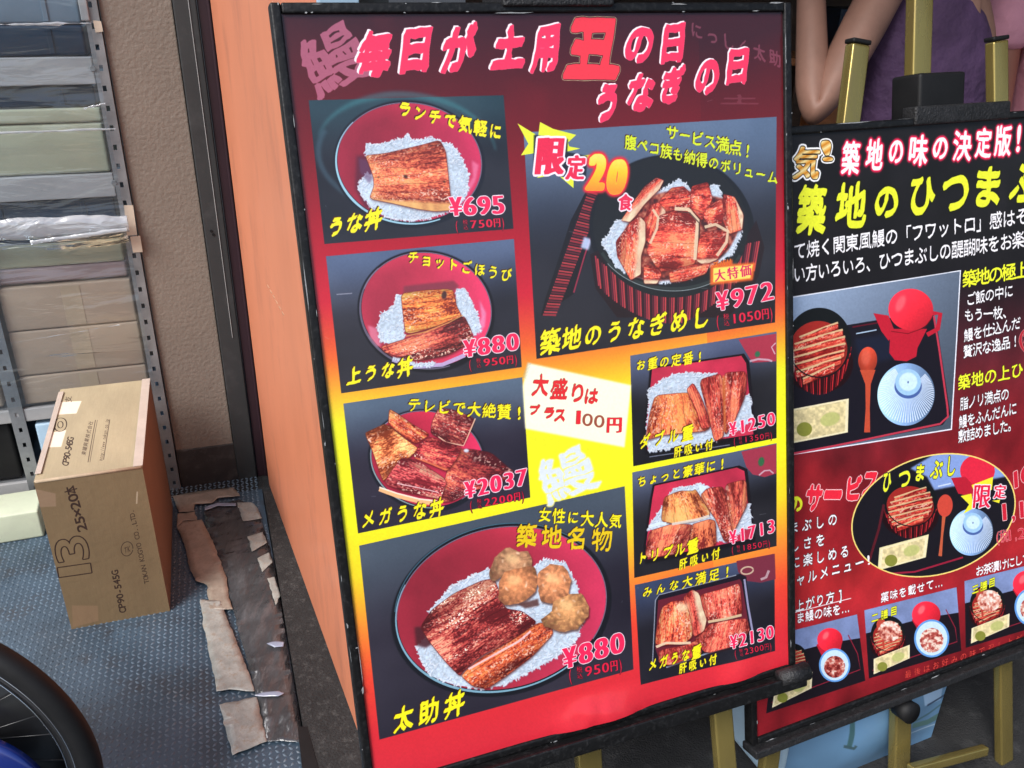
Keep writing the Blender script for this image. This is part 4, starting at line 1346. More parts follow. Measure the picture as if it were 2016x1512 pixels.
    # three small tray pictures
    def tray(q4, seed, n):
        Hq = homography([(0, 0), (1, 0), (1, 1), (0, 1)], q4)
        f = lambda *p: [tuple(k) for k in hmap(Hq, np.array(p, float))]
        C.poly(q4, (.10, .08, .11))
        C.poly(f((0, 0), (1, 0), (1, .40), (.6, .34), (0, .34)), lambda x, y: np.clip(rgb('7c8cb8') * (1 + .3 * (fbm(x / 30, y / 30, seed, 2) - .5))[..., None], 0, 1))
        C.line(f((.86, .3), (.95, .62), (.96, .84), (.04, .90)), 1.8, (.55, .12, .2))
        w_ = np.linalg.norm(np.array(q4[1]) - q4[0])
        tub(*f((.22, .46))[0], w_ * .17, w_ * .17, seed, True, .55)
        c = f((.64, .30))[0]
        C.poly(f((.48, .32), (.62, .28), (.7, .55), (.58, .62)), (.74, .12, .2))
        C.poly(f((.6, .4), (.78, .38), (.74, .58), (.62, .6)), (.78, .13, .22))
        C.poly(C.ell(c[0], c[1], w_ * .15, w_ * .14), lambda x, y: np.clip(np.array([.86, .15, .22]) * (1.1 - (x - c[0]) / w_ * 1.6 - (y - c[1]) / w_ * .9)[..., None], 0, 1))
        C.poly(C.ell(c[0] - w_ * .05, c[1] - w_ * .05, w_ * .03, w_ * .05, 30), (1, .55, .55), .6, soft=2)
        c = f((.68, .68))[0]
        C.poly(C.ell(c[0], c[1], w_ * .185, w_ * .20), (.38, .60, .86))
        C.poly(C.ell(c[0], c[1], w_ * .165, w_ * .18), (.78, .88, .95))
        C.poly(C.ell(c[0], c[1] + w_ * .02, w_ * .125, w_ * .13), lambda x, y: np.clip(ramp([(0, '6a1c1c'), (.5, 'b8544a'), (1, 'ecd8c8')])(np.clip(fbm(x / 5, y / 5, seed, 3) * 2 - .5 + (.25 if n else -.1), 0, 1)), 0, 1))
        cq = f((.06, .74), (.44, .68), (.43, .88), (.05, .96))
        condiments(lambda *p: list(p), cq, seed)
        if n:
            C.line(f((.16, .3), (.17, .62)), 4, (.72, .25, .2))
            C.poly(C.ell(*f((.16, .28))[0], w_ * .05, w_ * .07), (.74, .28, .22))
            c = f((.24, .40))[0]
            C.poly(C.ell(c[0], c[1], w_ * .12, w_ * .11), lambda x, y: np.clip(ramp([(0, '8c2c28'), (.5, 'd88c78'), (1, 'f2e4d8')])(np.clip(fbm(x / 6, y / 6, seed + 4, 3) * 2 - .4, 0, 1)), 0, 1))
    tray(zD((300, 590), (862, 448), (920, 905), (240, 1130)), 80, 0)
    tray(zD((912, 420), (1545, 262), (1580, 700), (945, 890)), 90, 1)
    tray(zD((1600, 220), (2250, 60), (2280, 480), (1610, 680)), 100, 1)
    for t, a, e in (('二膳目', (985, 470), (1115, 425)), ('三膳目', (1675, 275), (1790, 230))):
        txt(t, zD(a)[0], zD(e)[0], 19, 16, YEL, 2, o=(.2, .15, .05))
    txt('最後はお好みの味で召し上がれ', zD((1215, 860))[0], zD((2040, 600))[0], 16, 14, (.88, .30, .26), 1, o=(.35, .03, .06))
    gn = fbm(C.PX / 3.0, C.PY / 3.0, 79, 2)
    C.im = np.clip(C.im * (1 + .08 * (gn - .5))[..., None], 0, 1)
    return C.image('tray_menu_print')


# ================================================================== carton prints
def carton_canvas(w, h, corners, base='8a6a48', seed=0, span=0.4):
    C = Canvas(w, h, corners)
    n = fbm(C.U * 5, C.V * 4, seed, 4)
    fl = fbm(C.U * w / 3, C.V * h / 40, seed + 3, 2)
    C.im[:] = rgb(base) * (1 + .12 * (n - .5) + .05 * (fl - .5))[..., None]
    return C


# ================================================================== materials
M_ASPH = material('dark_asphalt', (.016, .016, .0165), .85, var=.35, scale=9, bump=.9, bscale=220, bdist=.004, dark=(.09, .09, .088), dark_amt=.4)
M_MORTAR = material('rough_dark_mortar', (.016, .016, .016), .9, var=.3, scale=30, bump=1.0, bscale=170, bdist=.004, dark=(.10, .10, .095), dark_amt=.45)
M_PLATE = material('painted_tread_plate', (.038, .064, .092), .42, var=.5, scale=4, bump=.25, bscale=260, bdist=.001, dark=(.030, .028, .030), dark_amt=.8, rvar=.14, spec=.6)
M_LUG = material('worn_tread_lug', (.080, .118, .155), .40, var=.45, scale=5, spec=.6, dark=(.13, .15, .17), dark_amt=.8)
M_BEIGE = material('embossed_beige_panel', (.175, .146, .120), .55, var=.12, scale=3, bump=.42, bscale=105, bdist=.006, spec=.4)
M_SKIRT = material('dark_skirting', (.028, .025, .024), .6, var=.3, scale=12, bump=.3, bscale=80, dark=(.10, .09, .085), dark_amt=.4)
M_FRAME_G = material('graphite_door_frame', (.030, .032, .033), .45, var=.12, scale=6, dark=(.12, .12, .12), dark_amt=.18)
M_FRAME_P = material('maroon_black_metal', (.032, .015, .020), .36, var=.12, scale=6)
M_ORANGE = material('salmon_orange_panel', (.64, .222, .115), .40, var=.09, scale=3.5, bump=.06, bscale=9, dark=(.36, .13, .08), dark_amt=.5, stretch=(1, 1, .35), coat=.15)
M_ZINC = material('galvanised_steel', (.27, .28, .29), .42, metal=.55, var=.18, scale=18, dark=(.2, .2, .2), dark_amt=.4, rvar=.1)
M_BEAM = material('pale_steel_beam', (.38, .38, .38), .5, metal=.2, var=.08, scale=9, dark=(.25, .25, .25), dark_amt=.25)
M_NAVY = material('navy_plastic', (.004, .022, .050), .35, var=.2, scale=5)
M_SLATE = material('slate_blue_plastic', (.16, .22, .28), .4, var=.2, scale=5)
M_PALEBLUE = material('pale_blue_plastic', (.34, .48, .60), .4, var=.12, scale=6)
M_FOAM = material('polystyrene_foam', (.40, .41, .29), .7, var=.06, scale=12, bump=.3, bscale=240, bdist=.001, dark=(.38, .38, .30), dark_amt=.3)
M_FOAMW = material('cream_foam_board', (.56, .60, .44), .7, var=.06, scale=9, bump=.3, bscale=220, bdist=.001, dark=(.48, .47, .38), dark_amt=.35)
M_TAN = material('plain_cardboard', (.38, .28, .20), .75, var=.06, scale=5, bump=.15, bscale=120, bdist=.001, stretch=(1, 1, 4))
M_TAND = material('cardboard_edge', (.36, .25, .16), .8, var=.12, scale=20)
M_BLACK = material('black_rubber', (.007, .007, .0075), .6, spec=.3, var=.3, scale=20, bump=.2, bscale=150, bdist=.001)
M_BOARD = material('chipped_black_frame', (.006, .006, .0065), .42, var=.3, scale=60, bump=.35, bscale=140, bdist=.002, dark=(.16, .165, .17), dark_amt=.10, spec=.30)
M_CLOTH_TAPE = material('black_cloth_tape', (.010, .010, .011), .55, var=.4, scale=60, bump=.8, bscale=260, bdist=.003, dark=(.12, .12, .125), dark_amt=.18)
M_GOLD = material('gold_anodised_aluminium', (.36, .28, .09), .25, metal=.72, var=.10, scale=14, bump=.08, bscale=60, dark=(.30, .22, .10), dark_amt=.35, stretch=(1, 1, .25), rvar=.08)
M_TAPE = material('brown_packing_tape', (.27, .225, .18), .36, var=.25, scale=22, bump=.7, bscale=60, bdist=.002, dark=(.17, .12, .09), dark_amt=.6)
M_TAPEG = material('dirty_clear_tape', (.29, .29, .265), .36, var=.28, scale=26, bump=1.0, bscale=70, bdist=.002, dark=(.25, .17, .11), dark_amt=.7)
M_COVER = material('smoky_plastic_cover', (.048, .049, .052), .22, var=.35, scale=10, bump=1.0, bscale=26, bdist=.012, dark=(.12, .12, .125), dark_amt=.6, coat=.4, stretch=(1, .35, 1))
M_CHROME = material('chrome', (.62, .63, .65), .10, metal=1.0, var=.05)
M_RIM = material('black_alloy', (.016, .016, .017), .28, metal=.0, var=.2, scale=12)
M_BLUE = material('metallic_blue_paint', (.006, .022, .17), .18, metal=.3, var=.1, coat=.9)
M_DBROWN = material('dark_shop_panelling', (.060, .034, .022), .6, var=.4, scale=4, stretch=(1, 1, 4), dark=(.02, .012, .01), dark_amt=.6)
M_CEIL = material('shop_shade_ceiling', (.10, .09, .08), .8)
FILM = film('clear_vinyl_film')

# ================================================================== setting
gs = 120
g_ = [[(x, y, 0.0) for x in np.linspace(-gs, gs, 9)] for y in np.linspace(gs, -gs, 9)]
ground = sheet('ground', g_, M_ASPH, smooth=False)
tag(ground, kind='structure')

FAC = yaw_frame(on_z(350, 960), 18.0)                    # shop front: a to the right, b towards the lane
ORG_O = on_z(530, 962)
_oh = unit(on_z(703, 1448) - ORG_O)
ORG = Frame(ORG_O, _oh, np.array([-_oh[1], _oh[0], 0]) * -1, [0, 0, 1])
if ORG.y @ (CAM - ORG_O) < 0:
    ORG.y = -ORG.y


def prism(name, pts, z0, z1, mat, parent=None, kind=None):
    bm = bmesh.new()
    lo = [bm.verts.new((p[0], p[1], z0)) for p in pts]
    hi = [bm.verts.new((p[0], p[1], z1)) for p in pts]
    bm.faces.new(hi)
    bm.faces.new(lo[::-1])
    n = len(pts)
    for i in range(n):
        bm.faces.new([lo[i], lo[(i + 1) % n], hi[(i + 1) % n], hi[i]])
    o = from_bm(name, bm, mat, parent)
    if kind:
        tag(o, kind=kind)
    return o


# tread plate on the ground in front of the shop
e0, e1 = on_z(519, 985), on_z(606, 1512)
ed = unit(e1 - e0)
e_far = e1 + ed * 1.2
pl = [FAC.pt(-1.6, .0, 0), e0 - ed * .06, e_far, e_far + np.array([-2.2, -.7, 0])]
plate = prism('tread_plate_floor', pl, 0.0005, .005, M_PLATE, kind='structure')


def lugs():
    """raised bars of the tread plate: two alternating directions, one joined mesh"""
    p = .0142
    A, Bv = np.meshgrid(np.arange(-92, 50) * p, np.arange(0, 126) * p)
    ia, ib = np.meshgrid(np.arange(-92, 50), np.arange(0, 126))
    P = FAC.o[None, None, :] + A[..., None] * FAC.x + Bv[..., None] * FAC.y
    P = P.reshape(-1, 3)
    par = ((ia + ib) % 2).reshape(-1)
    # inside the plate: left of the edge line
    nrm = np.array([-ed[1], ed[0]])
    if nrm @ (FAC.pt(-1, .5, 0)[:2] - e0[:2]) < 0:
        nrm = -nrm
    ok = ((P[:, :2] - e0[:2]) @ nrm) > .006
    P, par = P[ok], par[ok]
    c, s_ = FAC.x, FAC.y
    d0, d1 = unit(c + s_), unit(c - s_)
    D = np.where(par[:, None] == 0, d0, d1)
    N = np.where(par[:, None] == 0, d1, d0)
    rg = np.random.default_rng(2)
    L, W = .0073 * (1 + .08 * rg.normal(size=(len(P), 1))), .0034
    up = np.array([0, 0, 1.0])
    base = P + up * .0045
    V = np.stack([base - D * L, base + N * W, base + D * L, base - N * W, base - D * L * .5 + up * .003, base + D * L * .5 + up * .003], 1).reshape(-1, 3)
    k = np.arange(len(P))[:, None] * 6
    T = np.concatenate([k + t for t in ([0, 1, 4], [1, 5, 4], [1, 2, 5], [2, 3, 5], [3, 4, 5], [3, 0, 4])], 1).reshape(-1, 3)
    me = bpy.data.meshes.new('raised_bar')
    me.vertices.add(len(V))
    me.vertices.foreach_set('co', V.ravel())
    me.loops.add(T.size)
    me.loops.foreach_set('vertex_index', T.ravel().astype(np.int32))
    me.polygons.add(len(T))
    me.polygons.foreach_set('loop_start', (np.arange(len(T)) * 3).astype(np.int32))
    me.polygons.foreach_set('loop_total', np.full(len(T), 3, np.int32))
    me.update()
    me.validate()
    me.materials.append(M_LUG)
    o = bpy.data.objects.new('raised_bar', me)
    link(o, plate)
    tag(o, kind='stuff')


lugs()

# dark rough strip between plate and orange wall, a low step
q0, q1 = on_z(530, 963), on_z(703, 1448)
qd = unit(q1 - q0)
prism('mortar_strip', [e0 + ed * -.02 + [.004, 0, 0], q0 + qd * -.01 + [.12, .05, 0], q1 + qd * .5 + [.10, 0, 0], e_far + [.004, 0, 0]], 0, .022, M_MORTAR, kind='structure')
# open joint along the step
prism('drain_gap', [on_z(586, 1432, .0232), on_z(604, 1430, .0232), on_z(640, 1560, .0232), on_z(600, 1560, .0232)], .0225, .0236, M_BLACK, kind='structure')

# beige panel wall
bw = thing('panel_wall', FAC.pt(.1, -.03, 0), 'narrow beige leather-textured wall panel between the steel rack and the dark door frame', 'wall')
box('panel', FAC, .013, .186, -.06, 0, 0, 2.3, M_BEIGE, bw, .003)
box('skirting', FAC, .013, .188, -.02, .006, 0, .135, M_SKIRT, bw, .002)  # dark skirting, its tone also standing for shade at the wall foot
# dark frame
df = thing('door_frame', FAC.pt(.23, -.02, 0), 'dark graphite and maroon metal door frame beside the orange wall', 'door frame')
box('frame_face', FAC, .188, .246, -.06, .010, 0, 2.3, M_FRAME_G, df, .004, 3)
box('frame_return', FAC, .2475, .284, -.06, .002, 0, 2.3, M_FRAME_P, df, .004, 3)
box('frame_bead', FAC, .272, .279, .0035, .010, 0, 2.3, M_FRAME_P, df, .0025, 3)
box('frame_highlight', FAC, .226, .2278, .0112, .0128, .5, 1.5, M_BEAM, df, .0004, 1)  # pale strip that imitates the highlight along the frame
for px, py in ((416, 455), (420, 462)):
    a, c = FAC.hit(px, py, .012)
    bm = bmesh.new()
    add_tube(bm, FAC.pt(a, .0105, c), FAC.pt(a, .0122, c), .004, n=10)
    from_bm('screw_hole', bm, M_BLACK, df)
# orange wall
ow = thing('orange_wall', ORG.pt(.6, -.03, 0), 'plain salmon-orange wall running from the dark door frame to behind the big menu board', 'wall')
box('wall_panel', ORG, .012, 1.225, -.05, 0, .0225, 1.9, M_ORANGE, ow, .002)
box('wall_end_cap', ORG, 1.2275, 1.243, -.053, .002, .0225, 1.9, M_PALEBLUE, ow, .002)
s0, s1 = ORG.hit(527, 561), ORG.hit(562, 625)
bm = bmesh.new()
for i in range(6):
    t = i / 6
    a0, c0 = s0[0] + (s1[0] - s0[0]) * t, s0[1] + (s1[1] - s0[1]) * t
    a1, c1 = s0[0] + (s1[0] - s0[0]) * (t + .1), s0[1] + (s1[1] - s0[1]) * (t + .1)
    add_tube(bm, ORG.pt(a0, .0006, c0), ORG.pt(a1, .0006, c1), .0008, n=5)
from_bm('scratch', bm, M_TAND, ow)

# shop interior behind the boards: dark panelling, ceiling, shelves
tag(box('shop_back_wall', WORLD_F, -.2, 5.0, 3.6, 3.7, 0, 2.55, M_DBROWN, None, .002), 'dark brown panelled back wall of the shop interior behind the people', 'wall')
ceil = box('shop_shade_ceiling', WORLD_F, -.5, 5.0, 1.05, 3.7, 2.45, 2.55, M_CEIL, None, .002)  # out of view; front edge carried forward to shade people and interior
tag(ceil, 'unseen ceiling over the shop interior, drawn forward to shade the people', 'ceiling')
tag(box('shop_side_wall', WORLD_F, 4.9, 5.0, 1.95, 3.6, 0, 2.45, M_DBROWN, None, .002), 'dark side wall of the shop interior', 'wall')
tag(box('partition_wall', WORLD_F, -.62, -.5, 2.7, 3.7, 0, 2.45, M_DBROWN, None, .002), 'dark partition wall behind the orange wall', 'wall')
M_RED = material('red_brown_lacquer', (.26, .055, .035), .35, var=.3, scale=6)
M_WOODO = material('orange_wood', (.42, .17, .07), .5, var=.3, scale=6, stretch=(1, 1, 6))
sh = thing('wall_shelf', (1.2, 3.4, .9), 'dark wall shelf with rows of boxes behind the boards', 'shelf')
for k, zz in enumerate((.95, 1.22, 1.50)):
    box('shelf_board', WORLD_F, -.1, 4.2, 3.3, 3.58, zz, zz + .025, M_WOODO, sh, .003)
for xx in (-.1, 1.0, 2.1, 3.2, 4.2):
    box('shelf_post', WORLD_F, xx - .02, xx + .02, 3.28, 3.298, 0, 1.6, M_DBROWN, sh, .003)
for x, w, hh, zz, mt, lb in ((.05, .30, .18, .975, M_RED, 'small red lacquer box at the left of the back shelf'), (.48, .26, .14, .975, M_TAN, 'tan cardboard box next to the red one on the back shelf'),
                             (1.10, .30, .17, .975, M_WOODO, 'orange wooden box on the lower back shelf'), (1.12, .34, .16, 1.245, M_NAVY, 'navy plastic box on the upper back shelf'),
                             (1.60, .28, .18, 1.245, M_WOODO, 'orange wooden box on the upper back shelf'), (.15, .40, .16, 1.245, M_TAN, 'long tan cardboard box on the upper back shelf')):
    tag(box('storage_box', WORLD_F, x, x + w, 3.34, 3.56, zz + .0005, zz + hh, mt, None, .006), lb, 'box', 'boxes on the back shelf')
ct = thing('counter', (1.9, 2.75, 0), 'dark wooden counter inside the shop behind the people', 'counter')
box('counter_body', WORLD_F, .9, 3.6, 2.62, 3.0, 0, .92, M_DBROWN, ct, .004)
box('counter_top', WORLD_F, .86, 3.64, 2.58, 3.04, .922, .955, M_RED, ct, .006)

# ================================================================== steel rack with its load
rack = thing('steel_rack', FAC.pt(-.2, -.2, 0), 'grey perforated steel storage rack packed with boxes beside the beige wall', 'rack')


def upright(a0, a1, b, z1, face=1):
    """slotted angle post: real slots through the front flange, side flange behind"""
    bm = bmesh.new()
    w = a1 - a0
    mid = (a0 + a1) / 2
    hw, hh, p = .0045, .007, .05
    z = 0.0
    n = int(z1 / p)
    for i in range(n):
        zc = i * p + .026
        rows = [(i * p, zc - hh), (zc - hh, zc + hh), (zc + hh, (i + 1) * p)]
        for r, (u, v) in enumerate(rows):
            segs = [(a0, a1)] if r != 1 else [(a0, mid - hw), (mid + hw, a1)]
            for s0_, s1_ in segs:
                add_box(bm, FAC, s0_, s1_, b - .002, b, u, v)
    s_ = a1 if face > 0 else a0
    add_box(bm, FAC, min(s_, s_ - .002 * face), max(s_, s_ - .002 * face), b - .04, b - .0022, 0, z1)
    from_bm('upright', bm, M_ZINC, rack)


upright(-.023, .010, .012, 2.1, 1)
upright(-.415, -.378, .012, 2.1, -1)
upright(-.023, .010, -.45, 2.1, 1)
upright(-.415, -.378, -.45, 2.1, -1)
upright(-1.02, -.985, .012, 2.1, -1)
M_DARKIN = material('rack_inner_shadow_board', (.05, .05, .055), .8)


def zat(px, py, b=0.0):
    return FAC.hit(px, py, b)[1]


beams = [(zat(100, 167), zat(100, 112)), (zat(100, 392), zat(100, 345)), (.30, .34), (.06, .10)]
for i, (z0, z1) in enumerate(beams):
    box('beam', FAC, -.985, -.025, -.004, .009, z0, z1, M_BEAM, rack, .003)
    box('shelf_deck', FAC, -.985, -.025, -.44, -.006, z1 - .012, z1 - .002, M_ZINC, rack, .001)
for px, py in ((183, 135), (225, 360)):
    a, c = FAC.hit(px, py, .01)
    bm = bmesh.new()
    add_tube(bm, FAC.pt(a, .009, c), FAC.pt(a, .015, c), .009, .007, n=6)
    from_bm('bolt', bm, M_ZINC, rack)
box('bracket', FAC, -.032, -.012, .0125, .02, zat(188, 40), zat(188, 40) + .3, M_BEAM, rack, .003)


def crate(name, a0, a1, z0, z1, mat, label, cat, lid=None, b1=-.012):
    t = thing(name, FAC.pt((a0 + a1) / 2, -.2, z0), label, cat)
    zl = z1 - (z1 - z0) * .22 if lid else z1
    box('body', FAC, a0, a1, -.40, b1, z0, zl - (.001 if lid else 0), mat, t, .008, 3, True)
    if (z1 - z0) > .05 and mat is not M_FOAM:
        for q_ in (.22, .78):
            box('rib', FAC, a0 + (a1 - a0) * q_ - .006, a0 + (a1 - a0) * q_ + .006, b1 + .0003, b1 + .004, z0 + .006, zl - .008, mat, t, .0015, 2)
    if lid:
        box('lid', FAC, a0 - .002, a1 + .002, -.403, b1 + .003, zl + .001, z1, lid, t, .006, 3, True)
    return t


zt = beams[0][1]
crate('plastic_crate', -.40, -.035, zt, zat(100, 50), M_NAVY, 'navy plastic crate standing on the upper beam of the rack', 'crate')
crate('plastic_crate', -.40, -.035, zat(100, 48), zat(100, -80), M_SLATE, 'slate blue plastic crate at the top of the rack under pale streaks', 'crate', M_SLATE)
crate('plastic_crate', -.40, -.035, zat(100, 213), beams[0][0] - .004, M_NAVY, 'navy crate squeezed under the upper beam, above the foam box', 'crate')
crate('foam_box', -.40, -.030, beams[1][1], zat(100, 215), M_FOAM, 'greenish cream foam box behind the vinyl, above the lower beam', 'foam box', M_FOAM, b1=-.008)
zz = beams[1][0] - .004
crate('plastic_crate', -.40, -.035, zat(100, 480), zz, M_NAVY, 'dark navy crate just below the lower beam of the rack', 'crate')
crate('foam_box', -.40, -.035, zat(100, 527), zat(100, 481), M_FOAM, 'shallow olive foam tray under the shiny vinyl fold', 'foam tray')
M_MAUVE = material('mauve_carton', (.30, .22, .22), .7, var=.1, scale=6)
crate('carton', -.40, -.034, zat(100, 558), zat(100, 528), M_MAUVE, 'thin mauve carton on top of the tan cartons in the rack', 'carton')
M_TAPE2 = material('carton_tape', (.42, .32, .22), .3, var=.1, scale=12)
zs = [zat(150, 558), zat(150, 645), zat(150, 733), .345]
for i in range(3):
    o = box('carton', FAC, -.372, -.030, -.40, -.006, zs[i + 1] + .002, zs[i] - .001, M_TAN, None, .006, 3, True)
    box('tape', FAC, -.215, -.165, -.0055, -.0048, zs[i + 1] + .008, zs[i] - .007, M_TAPE2, o, .0002, 1)
    tag(o, ['top plain tan carton of the three stacked in the rack', 'middle plain tan carton of the three stacked in the rack', 'lowest plain tan carton of the rack, just above the printed box'][i], 'carton')
crate('storage_bin', -.36, -.03, .105, .285, M_PALEBLUE, 'pale blue storage bin low in the rack behind the printed box', 'bin', b1=.004)
# left bay
crate('plastic_crate', -.97, -.43, .105, .29, M_BLACK, 'black crate at the far left low in the rack', 'crate')
crate('carton', -.97, -.43, .345, .62, M_TAN, 'large tan carton in the left bay of the rack', 'carton')
crate('foam_box', -.97, -.43, .63, .90, M_FOAM, 'cream foam box in the left bay of the rack', 'foam box', M_FOAM)
crate('plastic_crate', -.97, -.43, beams[1][1], 1.25, M_NAVY, 'navy crate in the left bay of the rack', 'crate')
# foam board lying on the ground at the left
_b = on_z(88, 1060, .0)
fb = yaw_frame(_b, 20)
o = box('foam_board', fb, -.75, .0, -.13, -.002, .0055, .095, M_FOAMW, None, .006, 3, True)
tag(o, 'long cream foam block lying on the tread plate at the left edge', 'foam block')

# clear vinyl curtain over the rack
P = []
for i, zc in enumerate(np.linspace(1.75, .36, 70)):
    r = []
    for j, a in enumerate(np.linspace(-.98, -.012, 48)):
        b = .022 + .012 * (float(fbm(a * 3.0, zc * 9.0, 5, 3)) - .5) + .006 * math.sin(zc * 23 + 1.5 * a)
        # horizontal folds seen in the photograph
        for zf, amp, wd in ((zat(100, 262), .014, .007), (zat(100, 455), .026, .022), (zat(100, 540), .012, .008), (zat(150, 655), .008, .006), (zat(150, 672), .007, .005)):
            b += amp * math.exp(-((zc - zf - .01 * math.sin(a * 9)) / wd) ** 2)
        r.append(FAC.pt(a, b, zc))
    P.append(r)
vc = thing('vinyl_curtain', FAC.pt(-.3, .02, .36), 'clear wrinkled vinyl sheet hanging over the front of the steel rack', 'vinyl sheet')
sheet('film', P, FILM, vc)

# vinyl fold and creases; their milky colour stands in for sky glare
MILKY = film('vinyl_glare_film', gloss=.22, frost=.38, scale=9.0, bump=.35, stretch=(1, 1, 3))
WHITE_CREASE = material('white_vinyl_crease', (.80, .84, .86), .25, var=.1, coat=.6)


def fold_roll(name, px0, px1, r_of, mat, b0, flat=.55, n=60):
    a0, c0 = FAC.hit(*px0, b0)
    a1, c1 = FAC.hit(*px1, b0)
    bm = bmesh.new()
    rings = []
    for i in range(n):
        t = i / (n - 1)
        a, c = a0 + (a1 - a0) * t, c0 + (c1 - c0) * t + .004 * (float(fbm(t * 9, 3.3, 4, 3)) - .5)
        r = r_of(t) * (.8 + .4 * float(fbm(t * 14, 1.0, 7, 2)))
        rings.append([bm.verts.new(FAC.pt(a, b0 + r * flat * math.sin(k), c + r * math.cos(k))) for k in np.linspace(0, 2 * math.pi, 12, endpoint=False)])
    for i in range(n - 1):
        for j in range(12):
            bm.faces.new([rings[i][j], rings[i + 1][j], rings[i + 1][(j + 1) % 12], rings[i][(j + 1) % 12]])
    return from_bm(name, bm, mat, vc, True)


fold_roll('vinyl_glare_fold', (-160, 462), (252, 440), lambda t: .036 - .012 * t, MILKY, .045, .4)
fold_roll('vinyl_glare_fold', (60, 478), (250, 452), lambda t: .006, MILKY, .058)
fold_roll('vinyl_crease', (-120, 266), (228, 254), lambda t: .0050 * (1 - .5 * t) * (.35 + float(fbm(t * 6, 2.2, 3, 3))), MILKY, .034, .2)
fold_roll('vinyl_crease', (165, 214), (208, 204), lambda t: .003 * (.3 + float(fbm(t * 5, 4.2, 3, 3))), MILKY, .034, .2)
fold_roll('vinyl_crease', (20, 676), (235, 640), lambda t: .004 * max(.05, float(fbm(t * 7, 8.2, 3, 3)) * 2 - .8), MILKY, .034, .2)
fold_roll('vinyl_crease', (-60, 50), (180, 46), lambda t: .006 * max(.05, float(fbm(t * 7, 1.2, 3, 3)) * 2 - .7), MILKY, .034, .2)


def flat_poly(name, pts, mat, parent, z, th=.0012, wob=.0015, seed=0):
    """thin crumpled strip lying on the floor, outline measured on the floor plane"""
    W0 = [on_z(x, y, z) for x, y in pts]
    W_ = []
    for i in range(len(W0)):
        p, q = W0[i], W0[(i + 1) % len(W0)]
        k_ = max(1, int(np.linalg.norm(q - p) / .012))
        for j in range(k_):
            t = j / k_
            c = p * (1 - t) + q * t
            if j:
                c = c + np.array([float(fbm(c[0] * 90, c[1] * 90, seed, 3)) - .5, float(fbm(c[0] * 90, c[1] * 90, seed + 9, 3)) - .5, 0]) * .007
            W_.append(c)
    bm = bmesh.new()
    f = bm.faces.new([bm.verts.new(p) for p in W_])
    bmesh.ops.triangulate(bm, faces=[f])
    bmesh.ops.subdivide_edges(bm, edges=bm.edges[:], cuts=3, use_grid_fill=True)
    for v in bm.verts:
        v.co.z += wob * float(fbm(v.co.x * 30, v.co.y * 30, seed, 3)) * 2
    ext = bmesh.ops.extrude_face_region(bm, geom=bm.faces[:])
    for v in [e for e in ext['geom'] if isinstance(e, bmesh.types.BMVert)]:
        v.co.z += th
    return from_bm(name, bm, mat, parent, True)


def wall_poly(name, fr, pts, mat, parent, b, th=.001):
    """flat piece on a vertical plane"""
    bm = bmesh.new()
    q = [fr.hit(x, y, b) for x, y in pts]
    A_ = [bm.verts.new(fr.pt(a, b, c)) for a, c in q]
    B_ = [bm.verts.new(fr.pt(a, b + th, c)) for a, c in q]
    bm.faces.new(B_)
    bm.faces.new(A_[::-1])
    for i in range(len(q)):
        bm.faces.new([A_[i], A_[(i + 1) % len(q)], B_[(i + 1) % len(q)], B_[i]])
    return from_bm(name, bm, mat, parent)


M_MASK = material('masking_tape', (.50, .43, .34), .6, var=.1, scale=20)
for i, p in enumerate((((183, 40), (199, 42), (203, 62), (188, 64)), ((244, 404), (262, 404), (270, 462), (250, 464)), ((256, 466), (276, 464), (281, 496), (262, 497)))):
    wall_poly('tape', FAC, p, M_MASK, vc, .0135 if i != 2 else .0137)

# taped plastic cover strip on the floor
cover = thing('floor_cover', on_z(490, 1250), 'smoky plastic cover strip taped to the floor between the printed box and the orange wall', 'floor cover')
flat_poly('cover_sheet', [(402, 1008), (470, 985), (505, 1002), (522, 1050), (540, 1120), (554, 1200), (566, 1290), (584, 1390), (600, 1462), (524, 1462), (506, 1375), (480, 1280), (455, 1190), (430, 1110), (404, 1052)], M_COVER, cover, .0070, .001, .0035, 1)
for i, (p, m) in enumerate((
        ([(349, 1039), (360, 1027), (397, 1024), (419, 1065), (447, 1138), (451, 1178), (459, 1200), (413, 1200), (407, 1152), (385, 1144), (373, 1118), (363, 1071)], M_TAPE),
        ([(394, 1181), (434, 1184), (468, 1271), (490, 1324), (501, 1362), (452, 1358), (426, 1362), (415, 1301), (402, 1241)], M_TAPEG),
        ([(432, 1388), (505, 1373), (526, 1460), (458, 1488)], M_TAPEG),
        ([(467, 990), (496, 990), (508, 1003), (516, 1021), (479, 1027)], M_TAPEG),
        ([(487, 1057), (517, 1048), (526, 1069), (496, 1087)], M_TAPEG),
        ([(507, 1100), (530, 1088), (537, 1108), (516, 1127)], M_TAPEG),
        ([(526, 1139), (541, 1136), (552, 1174), (543, 1192)], M_TAPEG),
        ([(340, 977), (385, 969), (459, 960), (473, 977), (429, 981), (417, 991), (383, 993), (383, 1007), (352, 1009)], M_TAPE),
        ([(350, 1012), (384, 1008), (388, 1024), (360, 1026), (348, 1040)], M_TAPE),
        ([(588, 1372), (600, 1383), (604, 1400), (592, 1386)], M_TAPEG))):
    flat_poly('tape', p, m, cover, .0125 if i not in (4, 6) else .0130, .0005, .0010, i)
for p in ([(402, 1000), (430, 991), (465, 992), (465, 997), (430, 997), (404, 1006)], [(500, 1370), (520, 1364), (548, 1362), (560, 1366), (548, 1372), (520, 1372)], [(525, 1268), (545, 1264), (560, 1266), (558, 1274), (540, 1276)]):
    flat_poly('glossy_fold', p, M_CHROME if 0 else material('shiny_plastic_fold', (.30, .34, .44), .08, coat=1), cover, .0145, .001, .002, 3)

